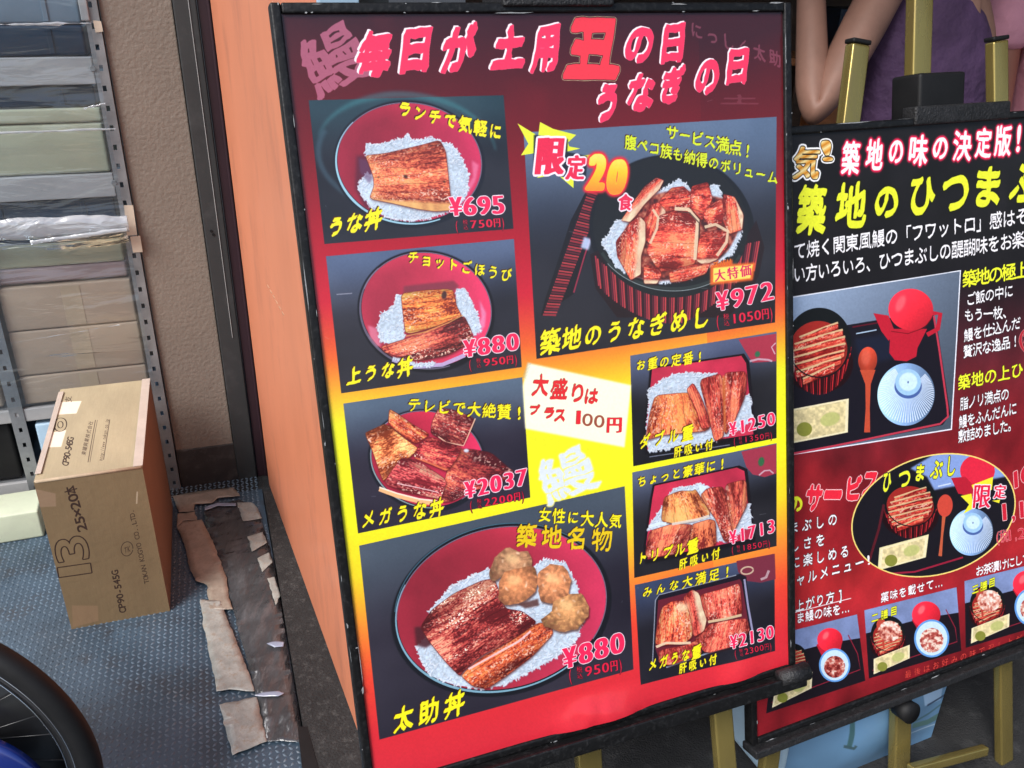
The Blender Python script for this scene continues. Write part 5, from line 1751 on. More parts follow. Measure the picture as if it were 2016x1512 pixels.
# ================================================================== printed carton
_p0 = on_z(141, 1239, .005)
_p1 = on_z(335, 1203, .005)
_bh = unit(_p1 - _p0)
BOXF = Frame(_p0, _bh, np.array([_bh[1], -_bh[0], 0]), [0, 0, 1])
BWd, BHt, BDp = .234, .436, .505


def print_panel(name, P00, P10, P11, P01, img_mat, parent, n=8, bulge=0.0, nrm=None):
    """rectangular printed panel; P00 top-left, P10 top-right, P11 bottom-right, P01 bottom-left"""
    P00, P10, P11, P01 = (np.asarray(p, float) for p in (P00, P10, P11, P01))
    G = []
    for i in range(n + 1):
        v = i / n
        G.append([(P00 * (1 - u) + P10 * u) * (1 - v) + (P01 * (1 - u) + P11 * u) * v + (nrm * bulge * math.sin(math.pi * u) * math.sin(math.pi * v) if nrm is not None else 0)
                  for u in np.linspace(0, 1, n + 1)])
    return sheet(name, G, img_mat, parent)


def ph(*p):
    return [tuple(project(k)) for k in p]


fc = [BOXF.pt(0, 0, BHt), BOXF.pt(BWd, 0, BHt), BOXF.pt(BWd, 0, 0), BOXF.pt(0, 0, 0)]
tc_ = [BOXF.pt(0, -BDp, BHt), BOXF.pt(BWd, -BDp, BHt), BOXF.pt(BWd, 0, BHt), BOXF.pt(0, 0, BHt)]
INK = (.15, .09, .08)


def vert_text(C, text, p0, p1, h, w, th=1, col=INK, wid=.4, **kw):
    """text turned a quarter left: p0 = first character (bottom), p1 = last (top); h across, w along"""
    p0, p1 = np.array(p0, float), np.array(p1, float)
    n = len(text)
    d = unit(p1 - p0)
    ac = np.array([-d[1], d[0]])
    if ac[0] < 0:
        ac = -ac
    polys = []
    for i, ch in enumerate(text):
        if ch == ' ':
            continue
        c = p0 + (p1 - p0) * (i / max(n - 1, 1))
        _, lo, hi = glyph(ch)
        if ord(ch) > 0x2000:
            m_ = np.array([.5, -.38])
            kx = w
        else:
            m_ = np.array([(lo[0] + hi[0]) / 2, -.36])
            kx = w * .9 / max(hi[0] - lo[0], .30)
            kx = min(kx, w * 2.0)
        ex, ey = d * kx, ac * h
        polys += C.glyph_polys(ch, c - ex * m_[0] - ey * m_[1], ex, ey)
    cv = C.cover(polys, pad=14)
    if kw.get('inline'):
        M, y0, x0 = cv
        big = dil(M, disc(kw['inline']))
        C.put((big, y0, x0), col, .9)
        C.put((dil(M, disc(1)), y0, x0), kw['base'], .95)
        C.put((M * 0, y0, x0), col)
        return
    C.letter(cv, col, wid=wid, alpha=.85)


CF = carton_canvas(420, 780, ph(*fc), '756349', 3)  # front card darkened in its base colour, for the weaker light here
zc3 = Z(0, 720, .2514)
zc4 = Z(0, 1060, .377)
C = CF
C.poly(zc3((250, 960), (435, 1000), (440, 1100), (290, 1110)), (.60, .50, .42), .55, soft=1)
C.poly(zc4((375, 350), (510, 350), (515, 430), (380, 465)), (.55, .44, .34), .6, soft=1)
vert_text(C, '25×20本', zc3((640, 1265))[0], zc3((555, 975))[0], 27, 16.5, 1, wid=1.6)
# large hollow numerals 13
P13 = C.run('0', (0, 0), (0, 0), 1)


def outline_digit(C, ch, ctr, d, w, h, tk=5.5):
    d = unit(d)
    ac = np.array([-d[1], d[0]])
    if ac[0] < 0:
        ac = -ac
    _, lo, hi = glyph(ch)
    m_ = (lo + hi) / 2
    ex, ey = d * (w / (hi[0] - lo[0])), ac * (h / (hi[1] - lo[1]))
    cv = C.cover(C.glyph_polys(ch, np.array(ctr) - ex * m_[0] - ey * m_[1], ex, ey), pad=20)
    M, y0, x0 = cv
    base = C.im.copy()
    C.put((dil(M, disc(tk)), y0, x0), INK, .92)
    W_ = C.window(dil(M, disc(tk * .15)), y0, x0)
    k_ = np.clip(W_[0], 0, 1)[..., None]
    C.im[W_[1], W_[2]] = C.im[W_[1], W_[2]] * (1 - k_) + base[W_[1], W_[2]] * k_


outline_digit(C, '1', zc4((390, 165))[0], (-.16, -1), 18, 64, 5.5)
outline_digit(C, '3', zc4((375, 55))[0], (-.20, -1), 46, 64, 5.5)
vert_text(C, 'CP90-545G', zc4((640, 375))[0], zc4((600, 175))[0], 19, 10, wid=1.3)
vert_text(C, 'TOKAN KOGYO CO.,LTD.', zc4((765, 225))[0], zc3((1030, 1140))[0], 14, 8.4, wid=.8)
C.line(C.ell(*zc3((995, 1430))[0], 11.5, 14, 10, 0, 360, 40), 1.4, INK, .8)
C.letter(C.run('TK', zc3((985, 1440))[0], zc3((1010, 1430))[0], 15, 8), INK, alpha=.8)
C.line(zc3((1075, 985), (1070, 1080)), 3, (.8, .74, .66), .5)
IMG_F = C.image('carton_front_print')
CT = carton_canvas(420, 800, ph(*tc_), 'a5977a', 7)  # same card in a lighter base, skylight from above put into colour
C = CT
C.poly(zc3((290, 290), (640, 280), (600, 380), (280, 390)), (.95, .88, .80), .85, soft=1)
C.poly(zc3((265, 540), (520, 510), (480, 640), (250, 640)), (.95, .88, .80), .85, soft=1)
C.poly(zc3((310, 190), (375, 190), (360, 310), (300, 320)), (.90, .80, .70), .6, soft=1)
outline_digit(C, '8', zc3((440, 462))[0], (.10, -1), 26, 40, 4.5)
outline_digit(C, '8', zc3((355, 465))[0], (.10, -1), 26, 38, 4.5)
C.line(zc3((350, 190), (345, 240)), 5, INK, .8)
C.line(zc3((375, 260), (365, 300)), 5, INK, .8)
vert_text(C, '支', zc3((535, 265))[0], zc3((535, 245))[0], 15, 13, wid=.5)
vert_text(C, 'CP90-545G', zc3((512, 770))[0], zc3((552, 580))[0], 18, 8.2, wid=1.1)
vert_text(C, '東罐興業株式会社', zc3((658, 690))[0], zc3((712, 460))[0], 10, 8, wid=.4)
C.line(zc3((690, 760), (750, 435)), 1.3, INK, .8)
C.line(zc3((705, 760), (765, 435)), 1.0, INK, .6)
vert_text(C, 'http://www.tokan.co.jp', zc3((790, 740))[0], zc3((840, 435))[0], 10, 3.6, wid=.3)
C.line(zc3((812, 740), (862, 430)), 1.3, INK, .8)
IMG_T = C.image('carton_top_print')
carton = thing('printed_carton', BOXF.pt(BWd / 2, -BDp / 2, 0), 'tall brown cardboard carton printed 13 and CP90-545G on the tread plate', 'carton')
box('inner_wall', BOXF, .003, BWd - .003, -BDp + .003, -.003, .001, BHt - .003, M_TAND, carton, .004, 2)
mF = print_material('carton_front', IMG_F, .75, 0.0, .1, 60, spec=.3)
mT = print_material('carton_top', IMG_T, .7, 0.0, .1, 60, spec=.3)
print_panel('front_panel', *fc, mF, carton, 10, .003, BOXF.y)
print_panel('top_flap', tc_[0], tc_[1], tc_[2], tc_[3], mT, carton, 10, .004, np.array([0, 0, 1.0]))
M_SIDE = material('carton_shaded_side', (.15, .092, .06), .75, var=.08, scale=9)  # same card again, the shade on the sides put into its colour
sideP = [BOXF.pt(BWd, 0, BHt), BOXF.pt(BWd, -BDp, BHt), BOXF.pt(BWd, -BDp, 0), BOXF.pt(BWd, 0, 0)]
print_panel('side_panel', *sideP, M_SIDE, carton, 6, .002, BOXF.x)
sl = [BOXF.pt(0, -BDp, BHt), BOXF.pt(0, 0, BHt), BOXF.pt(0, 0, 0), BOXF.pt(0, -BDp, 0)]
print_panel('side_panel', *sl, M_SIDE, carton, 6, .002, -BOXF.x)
# crumpled tape at the left top corner and rounded edge strips
bm = bmesh.new()
add_tube(bm, BOXF.pt(.002, -.002, BHt - .001), BOXF.pt(BWd - .002, -.002, BHt - .001), .004, n=8)
from_bm('edge_fold', bm, material('worn_card_edge', (.40, .30, .20), .8, var=.15, scale=30), carton, True)
M_PTAPE = material('translucent_tape', (.52, .43, .36), .25, var=.1, scale=14, coat=.5)
box('tape', BOXF, BWd - .020, BWd + .0015, -BDp + .002, -.001, BHt + .0035, BHt + .0042, M_PTAPE, carton, .0002, 1)
box('tape', BOXF, -.001, .012, -BDp * .95, -.03, BHt + .0035, BHt + .0045, M_PTAPE, carton, .0002, 1)

# ================================================================== bicycle wheel, lower left
def wheel():
    cx_, cy_, r, th = -.988, 1.097, .295, math.radians(-4)
    d = np.array([math.cos(th), math.sin(th), 0])
    ax = np.array([-math.sin(th), math.cos(th), 0])
    ctr = np.array([cx_, cy_, r + .005])
    t = thing('bicycle_wheel', ctr - [0, 0, r], 'small black-tyred bicycle wheel with blue fork at the lower left corner', 'bicycle wheel')

    def pt(ang, rad, off=0.0):
        return ctr + rad * (math.cos(ang) * d + math.sin(ang) * np.array([0, 0, 1])) + ax * off

    def torus(name, prof, mat, n=96):
        bm = bmesh.new()
        R_ = [[bm.verts.new(pt(2 * math.pi * i / n, a, b)) for a, b in prof] for i in range(n)]
        for i in range(n):
            for j in range(len(prof)):
                bm.faces.new([R_[i][j], R_[(i + 1) % n][j], R_[(i + 1) % n][(j + 1) % len(prof)], R_[i][(j + 1) % len(prof)]])
        return from_bm(name, bm, mat, t, True)
    torus('tyre', [(r - .021 + .021 * math.cos(a), .021 * math.sin(a)) for a in np.linspace(0, 2 * math.pi, 14, endpoint=False)], M_BLACK)
    torus('rim', [(r - .036, -.013), (r - .036, .013), (r - .044, .015), (r - .058, .008), (r - .058, -.008), (r - .044, -.015)], M_RIM)
    torus('rim_edge', [(r - .0375 + .0014 * math.cos(a), -.0135 + .0016 * math.sin(a)) for a in np.linspace(0, 6.28, 6, endpoint=False)], M_CHROME)
    torus('brake_rim', [(r - .051 + .0011 * math.cos(a), -.0150 + .0013 * math.sin(a)) for a in np.linspace(0, 6.28, 6, endpoint=False)], M_CHROME)
    for k in range(28):
        a = 2 * math.pi * k / 28
        bm = bmesh.new()
        s_ = .02 if k % 2 else -.02
        add_tube(bm, pt(a + (.5 if (k // 2) % 2 else -.5), .024, s_), pt(a, r - .058, s_ * .2), .0012, n=6)
        from_bm('spoke', bm, M_RIM, t, True)
    bm = bmesh.new()
    add_tube(bm, pt(0, 0, -.03), pt(0, 0, .03), .026, n=24)
    from_bm('hub', bm, M_RIM, t, True)
    bm = bmesh.new()
    add_tube(bm, pt(0, 0, -.085), pt(0, 0, .07), .006, n=12)
    from_bm('axle', bm, M_CHROME, t, True)
    # gear teeth cluster
    bm = bmesh.new()
    for k in range(18):
        a = 2 * math.pi * k / 18
        add_tube(bm, pt(a, .045, -.034), pt(a, .058, -.034), .004, .002, n=5)
    add_tube(bm, pt(0, 0, -.036), pt(0, 0, -.032), .05, n=28)
    from_bm('sprocket', bm, M_RIM, t, True)
    # blue fork blade and disc cover in front
    for off in (-.055, .055):
        bm = bmesh.new()
        p0, p1 = pt(0, 0, off), pt(math.radians(172), .46, off * .75)
        add_tube(bm, p0, p1, .018, .024, n=16)
        from_bm('fork_blade', bm, M_BLUE, t, True)
    bm = bmesh.new()
    add_tube(bm, pt(0, 0, -.062), pt(0, 0, -.052), .118, .130, n=48)
    from_bm('hub_cover', bm, M_BLUE, t, True)
    bm = bmesh.new()
    add_tube(bm, pt(0, 0, .014), pt(0, 0, .018), r - .058, n=64)
    from_bm('wheel_disc', bm, M_RIM, t, True)
    bm = bmesh.new()
    gc = pt(0, .120, -.052) - np.array([0, 0, .012])
    add_tube(bm, gc - ax * .014, gc, .108, .118, n=56)
    from_bm('chain_guard', bm, M_BLUE, t, True)
    bm = bmesh.new()
    gb = gc - ax * .0145 + d * .030 + np.array([0, 0, .050])
    add_tube(bm, gb - ax * .008, gb, .007, .0085, n=8)
    from_bm('guard_bolt', bm, M_CHROME, t)
    for k in range(5):
        a = math.radians(20 + 72 * k)
        bm = bmesh.new()
        add_tube(bm, pt(a, .098, -.068), pt(a, .098, -.062), .007, .008, n=6)
        from_bm('bolt', bm, M_CHROME, t)
    return t


wheel()


# ================================================================== menu boards
def menu_board(b, img, name, label, seed, warp, coat, sp, curl=0.0):
    t = thing(name, b.pt(BW / 2, 0, 0), label, 'menu board')
    box('backing_panel', b, .004, BW - .004, -.016, -.004, .004, BH - .004, M_BLACK, t, .001, 1)
    # frame strips mitred by butting
    f = FR
    box('frame_strip', b, 0, f, -.017, .006, 0, BH, M_BOARD, t, .003, 3, True)
    box('frame_strip', b, BW - f, BW, -.017, .006, 0, BH, M_BOARD, t, .003, 3, True)
    box('frame_strip', b, f + .0004, BW - f - .0004, -.017, .006, BH - f, BH, M_BOARD, t, .003, 3, True)
    box('frame_strip', b, f + .0004, BW - f - .0004, -.017, .006, 0, f, M_BOARD, t, .003, 3, True)
    mt = print_material(name + '_print', img, .38, coat, .28, 5.0, .06, spec=sp)
    G = []
    n, m = (200, 110) if curl else (70, 50)
    for i in range(n + 1):
        v = i / n
        row = []
        for j in range(m + 1):
            u = j / m
            w = (math.sin(math.pi * u) * math.sin(math.pi * v)) ** .6
            bb = .0008 + w * warp * (.35 + float(fbm(u * 3, v * 4, seed, 2)))
            if curl:
                kv = min(1.0, max(0.0, (v - .945) / .055))
                kv = kv * kv * (3 - 2 * kv)
                fu = math.exp(-((u - .50) / .085) ** 2) * (.7 + .9 * float(fbm(u * 26, v * 30, 5, 2))) + .55 * math.exp(-((u - .86) / .05) ** 2) + .10
                bb += curl * kv * fu
            row.append(b.pt(f - .001 + u * (BW - 2 * f + .002), bb, BH - f + .001 - v * (BH - 2 * f + .002)))
        G.append(row)
    sheet('printed_sheet', G, mt, t)
    return t


img1 = paint_poster_one()
img2 = paint_poster_two()
mb1 = menu_board(B1, img1, 'menu_board', 'large tilted red and yellow eel menu board with nine prices in a chipped black frame', 3, .0022, .55, .38, .012)
mb2 = menu_board(B2, img2, 'menu_board', 'darker menu board with a tray photo and white text, half hidden behind the large one', 9, .0018, .10, .22)
# pale chips and frayed tape ends along the frame edges
M_CHIP = material('pale_chip', (.26, .265, .27), .5, var=.4, scale=200)


def chips(b, parent, n, seed):
    rg = np.random.default_rng(seed)
    bm = bmesh.new()
    for _ in range(n):
        s_ = rg.integers(0, 4)
        t = rg.random()
        edge = rg.choice([.0008, FR - .0012]) + rg.normal() * .0008
        if s_ == 0: a, c, da, dc = edge, t * BH, 0, 1
        elif s_ == 1: a, c, da, dc = BW - edge, t * BH, 0, 1
        elif s_ == 2: a, c, da, dc = t * BW, edge, 1, 0
        else: a, c, da, dc = t * BW, BH - edge, 1, 0
        L = abs(rg.normal()) ** 2 * .006 + .001
        w = abs(rg.normal()) * .0004 + .00022
        q = [(-L, -w), (L * .2, -w * 1.6), (L, rg.normal() * w), (L * .1, w), (-L * .7, w * .6)]
        vs = [bm.verts.new(b.pt(min(max(a + u * da + v * dc, .0003), BW - .0003), .00635 + .00012 * rg.random(), min(max(c + u * dc + v * da, .0003), BH - .0003))) for u, v in q]
        bm.faces.new(vs)
    o = from_bm('paint_chip', bm, M_CHIP, parent)
    tag(o, kind='stuff')


chips(B1, mb1, 60, 1)
chips(B2, mb2, 26, 2)


# ================================================================== easels
def easel(b, name, label, ac, al0, al1, ar0, ar1, mast_top, dark_mast=False):
    """gold easel behind board b: centre mast and two splayed front legs (a at the board's top / a at the ground), rear leg, ledge, clamp"""
    c0 = -b.o[2] / b.z[2]                                 # c where the leaning plane meets the ground
    t = thing(name, b.pt(ac, -.04, c0), label, 'easel')
    t.location.z = 0.0
    y = b.y
    c0 += .006
    cw = BH + .12
    bar('front_leg', b.pt(al1, -.034, c0), b.pt(al0, -.034, cw), b.x, .036, .020, M_GOLD, t)
    bar('front_leg', b.pt(ar1, -.034, c0), b.pt(ar0, -.034, cw), b.x, .036, .020, M_GOLD, t)
    for a in (al0, ar0):
        a1_ = al1 if a == al0 else ar1
        d = unit(b.pt(a, -.034, cw) - b.pt(a1_, -.034, c0))
        bar('leg_cap', b.pt(a, -.034, cw) + d * .0004, b.pt(a, -.034, cw) + d * .008, b.x, .038, .022, M_BLACK, t, .003)
    bar('mast', b.pt(ac, -.058, c0), b.pt(ac, -.058, mast_top), b.x, .042, .022, M_GOLD, t)
    foot = b.pt(ac, -.058, c0 + .30)
    back = unit(-b.y * [1, 1, 0])
    bar('rear_leg', np.array([*(b.pt(ac, -.085, .9) + back * .62)[:2], .0]), b.pt(ac, -.085, .9), b.x, .034, .020, M_GOLD, t)
    return t


def pa(b, px, py, off=-.034):
    return b.hit(px, py, off)


_at, _ct = pa(B2, 1690, 78)
_ab, _cb = pa(B2, 1515, 1490)
_bt, _c2 = pa(B2, 1962, 78)
_bb, _c3 = pa(B2, 1975, 1400)
_mt, _ = pa(B2, 1826, 60, -.058)
_mb, _ = pa(B2, 1757, 1440, -.058)
c_gr = -B2.o[2] / B2.z[2]


def ext(a0, c0, a1, c1, c):
    return a0 + (a1 - a0) * (c - c0) / (c1 - c0)


al0, al1 = ext(_at, _ct, _ab, _cb, BH + .12), ext(_at, _ct, _ab, _cb, c_gr)
ar0, ar1 = ext(_bt, _c2, _bb, _c3, BH + .12), ext(_bt, _c2, _bb, _c3, c_gr)
print('EASEL', al0, al1, ar0, ar1, _mt, _mb, _ct, _c2, BH)
ac2 = (_mt + _mb) / 2
es2 = easel(B2, 'easel', 'gold metal easel holding the half hidden darker menu board', ac2, al0, al1, ar0, ar1, BH + .55)
box('clamp', B2, *sorted((pa(B2, 1783, 170)[0], pa(B2, 1872, 170)[0])), -.066, -.004, BH - .03, pa(B2, 1830, 146)[1], M_BLACK, es2, .006, 3, True)
box('clamp_lip', B2, *sorted((pa(B2, 1762, 228)[0], pa(B2, 1946, 228)[0])), -.020, .010, BH - .012, BH + .018, M_CLOTH_TAPE, es2, .004, 3, True)
bm = bmesh.new()
_k = pa(B2, 1765, 1385)
add_tube(bm, B2.pt(_k[0], -.03, _k[1]), B2.pt(_k[0], .004, _k[1]), .020, .022, n=24)
from_bm('knob', bm, M_BLACK, es2, True)
q_a, q_b = pa(B2, 1790, 1516, -.02), pa(B2, 1940, 1476, -.02)
bar('cross_bar', B2.pt(q_a[0], -.02, q_a[1]), B2.pt(q_b[0], -.02, q_b[1]), B2.z, .020, .018, M_GOLD, es2)
# ledge under the second board
lx0, lx1 = .0, BW
box('ledge', B2, lx0 - .004, lx1 + .01, -.018, .022, -.016, -.0005, M_CLOTH_TAPE, es2, .003, 2)

# first easel
ac1 = pa(B1, 1157, 1480, -.058)[0]
ar1_, cr1 = pa(B1, 1424, 1440)
c_g1 = -B1.o[2] / B1.z[2]
sp = (ar1 - ar0) / (c_gr - (BH + .12))
ar1_0 = ar1_ - .02
es1 = easel(B1, 'easel', 'gold metal easel holding the large red and yellow menu board', ac1, ac1 - (ar1_0 - ac1) * .8, ac1 - (ar1_ + .03 - ac1), ac1 + (ar1_0 - ac1) * .8, ar1_ + .02, BH + .40)
# legs of this easel end below the top edge of the tall board, so shorten its side legs
for o in list(es1.children):
    if o.name.startswith('leg_cap'):
        bpy.data.objects.remove(o)
for o in list(es1.children):
    if o.name.startswith('front_leg'):
        n_ = B1.z
        for v in o.data.vertices:
            w = np.array(v.co) + np.array(world_loc(o))
            c_ = (w - B1.o) @ B1.z
            if c_ > BH - .05:
                v.co = Vector(w - B1.z * (c_ - (BH - .05)) - np.array(world_loc(o)))
t0_, t1_ = pa(B1, 985, 8, .0)[0], pa(B1, 1203, 8, .0)[0]
box('clamp', B1, t0_, t1_, -.07, .012, BH - .006, BH + .030, M_CLOTH_TAPE, es1, .004, 3, True)
box('ledge', B1, -.004, BW + .006, -.018, .024, -.020, -.0005, M_BOARD, es1, .006, 4, True)
box('ledge_lip', B1, -.002, BW + .004, .0245, .030, -.018, .006, M_BOARD, es1, .0025, 3, True)
bm = bmesh.new()
add_tube(bm, B1.pt(BW - .045, .020, .004), B1.pt(BW + .010, .020, .004), .013, .015, n=20)
from_bm('ledge_end', bm, M_CLOTH_TAPE, es1, True)
# ================================================================== blue tub under the second board
ty = 1.265
tx0, tx1 = on_y(1548, 1500, ty)[0], on_y(1868, 1470, ty + .105)[0]
TF = yaw_frame([tx0, ty, 0], 24)
tw = (tx1 - tx0) / math.cos(math.radians(24))
tcn = [TF.pt(0, 0, .262), TF.pt(tw, 0, .262), TF.pt(tw, 0, .001), TF.pt(0, 0, .001)]
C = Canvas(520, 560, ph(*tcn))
n = fbm(C.U * 4, C.V * 3, 4, 3)
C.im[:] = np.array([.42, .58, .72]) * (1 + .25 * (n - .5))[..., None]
C.im = C.im * (1 - .30 * np.clip(.35 - C.U, 0, 1) * 2)[..., None]  # left side darkened in the colour, as rounded shading
zt_ = Z(1380, 1200, .3155)
C.poly(zt_((1350, 500), (1500, 470), (1490, 560), (1360, 570)), (.66, .78, .90), .9, soft=1)
for p, w_, col in ((((1520, 460), (1600, 480), (1640, 470)), 6, (.30, .42, .42)), (((1280, 690), (1400, 690), (1500, 660), (1590, 620)), 12, (.36, .50, .46)),
                   (((1380, 570), (1500, 540), (1620, 500)), 4, (.18, .26, .38)), (((1280, 660), (1400, 630), (1500, 590), (1620, 560)), 4, (.30, .44, .46)),
                   (((1280, 745), (1430, 720), (1560, 700)), 2.5, (.75, .85, .92)), (((870, 660), (900, 660), (890, 720), (870, 800)), 9, (.24, .38, .38)),
                   (((840, 800), (900, 810), (910, 790)), 6, (.24, .34, .36)), (((540, 900), (560, 780), (640, 720)), 3, (.2, .3, .5))):
    C.line(zt_(*p), w_, col, .85, soft=1)
IMG_TUB = C.image('tub_print')
tub_t = thing('blue_tub', TF.pt(tw / 2, -.1, 0), 'light blue plastic tub with green brush strokes on the ground behind the easel legs', 'tub')
box('tub_body', TF, .004, tw - .004, -.20, -.004, .001, .260, M_PALEBLUE, tub_t, .02, 4, True)
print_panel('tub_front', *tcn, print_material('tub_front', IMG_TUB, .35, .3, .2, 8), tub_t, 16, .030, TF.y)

# ================================================================== people behind the boards
def skin_body(name, verts, edges, radii, mat, parent, sub=2):
    me = bpy.data.meshes.new(name)
    me.from_pydata([tuple(float(k) for k in v) for v in verts], edges, [])
    o = bpy.data.objects.new(name, me)
    link(o)
    md = o.modifiers.new('skin', 'SKIN')
    for i, r in enumerate(radii):
        sv = me.skin_vertices[0].data[i]
        sv.radius = (r, r) if np.isscalar(r) else r
        sv.use_root = (i == 0)
    md.use_smooth_shade = True
    s_ = o.modifiers.new('smooth', 'SUBSURF')
    s_.levels = s_.render_levels = sub
    dg = bpy.context.evaluated_depsgraph_get()
    me2 = bpy.data.meshes.new_from_object(o.evaluated_get(dg))
    bpy.data.objects.remove(o)
    me2.materials.clear()
    me2.materials.append(mat)
    for p in me2.polygons:
        p.use_smooth = True
    r = bpy.data.objects.new(name, me2)
    link(r, parent)
    return r


M_SKIN = material('skin', (.33, .175, .125), .55, var=.14, scale=14, bump=.25, bscale=90)
M_SKIN2 = material('tanned_skin', (.30, .12, .08), .5, var=.08, scale=8, bump=.05, bscale=140)
M_PURPLE = material('purple_knit', (.085, .042, .105), .8, var=.35, scale=7, bump=.9, bscale=16, bdist=.02)
M_PINK = material('pink_cotton', (.75, .34, .44), .8, var=.12, scale=6, bump=.8, bscale=12, bdist=.02)
M_HAIR = material('black_hair', (.02, .016, .014), .45, var=.3, scale=30, stretch=(6, 6, 1))
M_TROUSER = material('dark_trousers', (.03, .03, .045), .8, var=.2, scale=12)


def hand_chains(verts, edges, radii, wi, wrist, d, side, n_, s=1.0):
    """palm and five bent fingers growing from vertex wi"""
    d, side, n_ = unit(d), unit(side), unit(n_)
    pi_ = len(verts)
    verts.append(wrist + d * .055 * s)
    radii.append((.036 * s, .018 * s))
    edges.append((wi, pi_))
    for k, (off, ln) in enumerate(((-.030, .062), (-.010, .074), (.011, .070), (.030, .054))):
        b0 = len(verts)
        base = wrist + d * .088 * s + side * off * s
        verts.append(base); radii.append(.0095 * s); edges.append((pi_, b0))
        verts.append(base + d * ln * .5 * s + n_ * .008 * s); radii.append(.0085 * s); edges.append((b0, b0 + 1))
        verts.append(base + d * ln * .85 * s + n_ * .028 * s); radii.append(.007 * s); edges.append((b0 + 1, b0 + 2))
    b0 = len(verts)
    verts.append(wrist + d * .035 * s + side * -.042 * s); radii.append(.013 * s); edges.append((pi_, b0))
    verts.append(wrist + d * .075 * s + side * -.066 * s + n_ * .012 * s); radii.append(.0095 * s); edges.append((b0, b0 + 1))


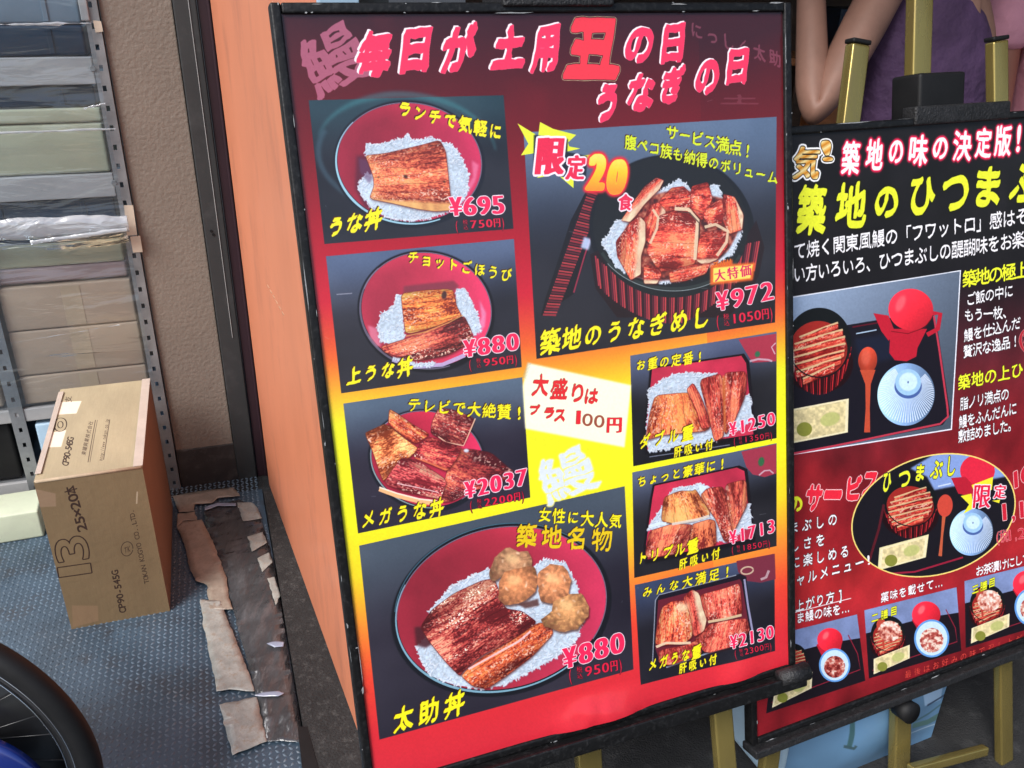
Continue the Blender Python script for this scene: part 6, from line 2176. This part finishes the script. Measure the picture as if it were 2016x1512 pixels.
def person(label, c, yaw, sh_z, skin, top, arms, sleeveless=True, hair_long=False):
    """c: ground point; arms: two lists (shoulder, elbow, wrist) of world points"""
    t = thing('person', (c[0], c[1], 0), label, 'person')
    a = math.radians(yaw)
    sd = np.array([math.cos(a), math.sin(a), 0])
    fw = np.array([math.sin(a), -math.cos(a), 0])
    c = np.array([c[0], c[1], 0.0])
    k = sh_z / 1.40
    up = np.array([0, 0, 1.0])
    V, E, R_ = [], [], []

    def add(p, r, to=None):
        V.append(np.asarray(p, float)); R_.append(r)
        if to is not None:
            E.append((to, len(V) - 1))
        return len(V) - 1
    pel = add(c + up * .93 * k, (.11 * k, .08 * k))
    wa = add(c + up * 1.08 * k, (.095 * k, .065 * k), pel)
    ch = add(c + up * 1.27 * k, (.105 * k, .07 * k), wa)
    nk0 = add(c + up * 1.41 * k, (.075 * k, .06 * k), ch)
    nk = add(c + up * 1.47 * k + fw * .01, .050 * k, nk0)
    j0 = add(c + up * 1.54 * k + fw * .03, (.066 * k, .075 * k), nk)
    hd = add(c + up * 1.62 * k + fw * .015, (.074 * k, .092 * k), j0)
    add(c + up * 1.695 * k + fw * .0, (.055 * k, .068 * k), hd)
    for s_ in (-1, 1):
        hp = add(c + sd * .09 * s_ * k + up * .86 * k, .085 * k, pel)
        kn = add(c + sd * .10 * s_ * k + up * .48 * k + fw * .02, .055 * k, hp)
        an = add(c + sd * .10 * s_ * k + up * .085, .036 * k, kn)
        add(c + sd * .11 * s_ * k + up * .035 + fw * .12, (.040, .028), an)
    for (s0_, e0_, w0_), s_ in zip(arms, (-1, 1)):
        shd = add(s0_, .054 * k, nk0)
        el = add(e0_, .038 * k, shd)
        mid_ = add((np.asarray(e0_) * .55 + np.asarray(w0_) * .45), .034 * k, el)
        wr = add(w0_, .028 * k, mid_)
        hand_chains(V, E, R_, wr, np.asarray(w0_, float), np.asarray(w0_, float) - e0_, np.cross(unit(np.asarray(w0_, float) - e0_), fw), fw)
    skin_body('body', V, E, R_, skin, t)
    # face
    hc = c + up * 1.61 * k + fw * .10 * k
    bm = bmesh.new()
    add_tube(bm, hc + up * .012, hc - up * .022 + fw * .016, .006, .012, n=8)
    from_bm('nose', bm, skin, t, True)
    for s_ in (-1, 1):
        bm = bmesh.new()
        bmesh.ops.create_uvsphere(bm, u_segments=12, v_segments=8, radius=.012, matrix=Matrix.Translation(Vector(hc + sd * .03 * s_ + up * .012 - fw * .012)))
        from_bm('eye', bm, M_HAIR, t, True)
        bm = bmesh.new()
        bmesh.ops.create_uvsphere(bm, u_segments=12, v_segments=8, radius=.022, matrix=Matrix.Translation(Vector(hc + sd * .078 * s_ * k - fw * .10 * k)))
        from_bm('ear', bm, skin, t, True)
    bm = bmesh.new()
    add_tube(bm, hc - up * .048 - sd * .02 - fw * .006, hc - up * .048 + sd * .02 - fw * .006, .005, n=8)
    from_bm('mouth', bm, M_RED, t, True)
    # hair, top, trousers
    hv = [c + up * 1.66 * k - fw * .02, c + up * 1.70 * k - fw * .01, c + up * (1.60 if not hair_long else 1.45) * k - fw * .05]
    skin_body('hair', hv, [(0, 1), (0, 2)], [(.088 * k, .095 * k), (.06 * k, .07 * k), (.075 * k, .05 * k)], M_HAIR, t)
    tv = [c + up * .95 * k, c + up * 1.09 * k, c + up * 1.28 * k, c + up * 1.385 * k]
    te = [(0, 1), (1, 2), (2, 3)]
    tr = [(.175 * k, .125 * k), (.150 * k, .112 * k), (.176 * k, .124 * k), (.15 * k, .105 * k)]
    if sleeveless:
        for (s0_, e0_, w0_) in arms:
            te.append((3, len(tv)))
            tv.append(np.asarray(s0_) * .75 + (c + up * 1.40 * k) * .25 + up * .01)
            tr.append(.062 * k)
    else:
        for (s0_, e0_, w0_) in arms:
            te.append((2, len(tv)))
            tv.append(np.asarray(s0_, float)); tr.append(.078 * k)
            te.append((len(tv) - 1, len(tv)))
            tv.append(np.asarray(s0_) * .5 + np.asarray(e0_) * .5); tr.append(.082 * k)
    skin_body('top', tv, te, tr, top, t)
    lv, le, lr = [c + up * .94 * k], [], [(.160 * k, .112 * k)]
    for s_ in (-1, 1):
        b0 = len(lv)
        lv += [c + sd * .09 * s_ * k + up * .84 * k, c + sd * .10 * s_ * k + up * .48 * k + fw * .02, c + sd * .10 * s_ * k + up * .12]
        le += [(0, b0), (b0, b0 + 1), (b0 + 1, b0 + 2)]
        lr += [.096 * k, .068 * k, .058 * k]
    skin_body('trousers', lv, le, lr, M_TROUSER, t)
    return t


Yp = 2.12
A1 = [on_y(1765, -70, Yp - .02), on_y(1600, 240, Yp - .16), on_y(1596, -75, Yp + .02)]
cp = on_y(1815, 200, Yp)
A2 = [on_y(1905, -50, Yp), on_y(1935, 260, Yp + .05), on_y(1850, 400, Yp - .10)]
person('person in a sleeveless purple top with a bent bare arm behind the second board', (cp[0], Yp + .02), 6, 1.46, M_SKIN, M_PURPLE, [A1, A2], True, True)
Yq = 2.35
cq = on_y(2120, 200, Yq)
A3 = [on_y(1985, -45, Yq), on_y(1950, 260, Yq - .04), on_y(2010, 420, Yq - .16)]
A4 = [on_y(2250, -45, Yq), on_y(2290, 280, Yq), on_y(2200, 420, Yq - .14)]
person('person in a pink short-sleeved shirt at the right edge behind the gold easel leg', (cq[0], Yq), 0, 1.47, M_SKIN2, M_PINK, [A3, A4], False)

bpy.data.objects.remove(_ob)
bpy.data.curves.remove(_cu)
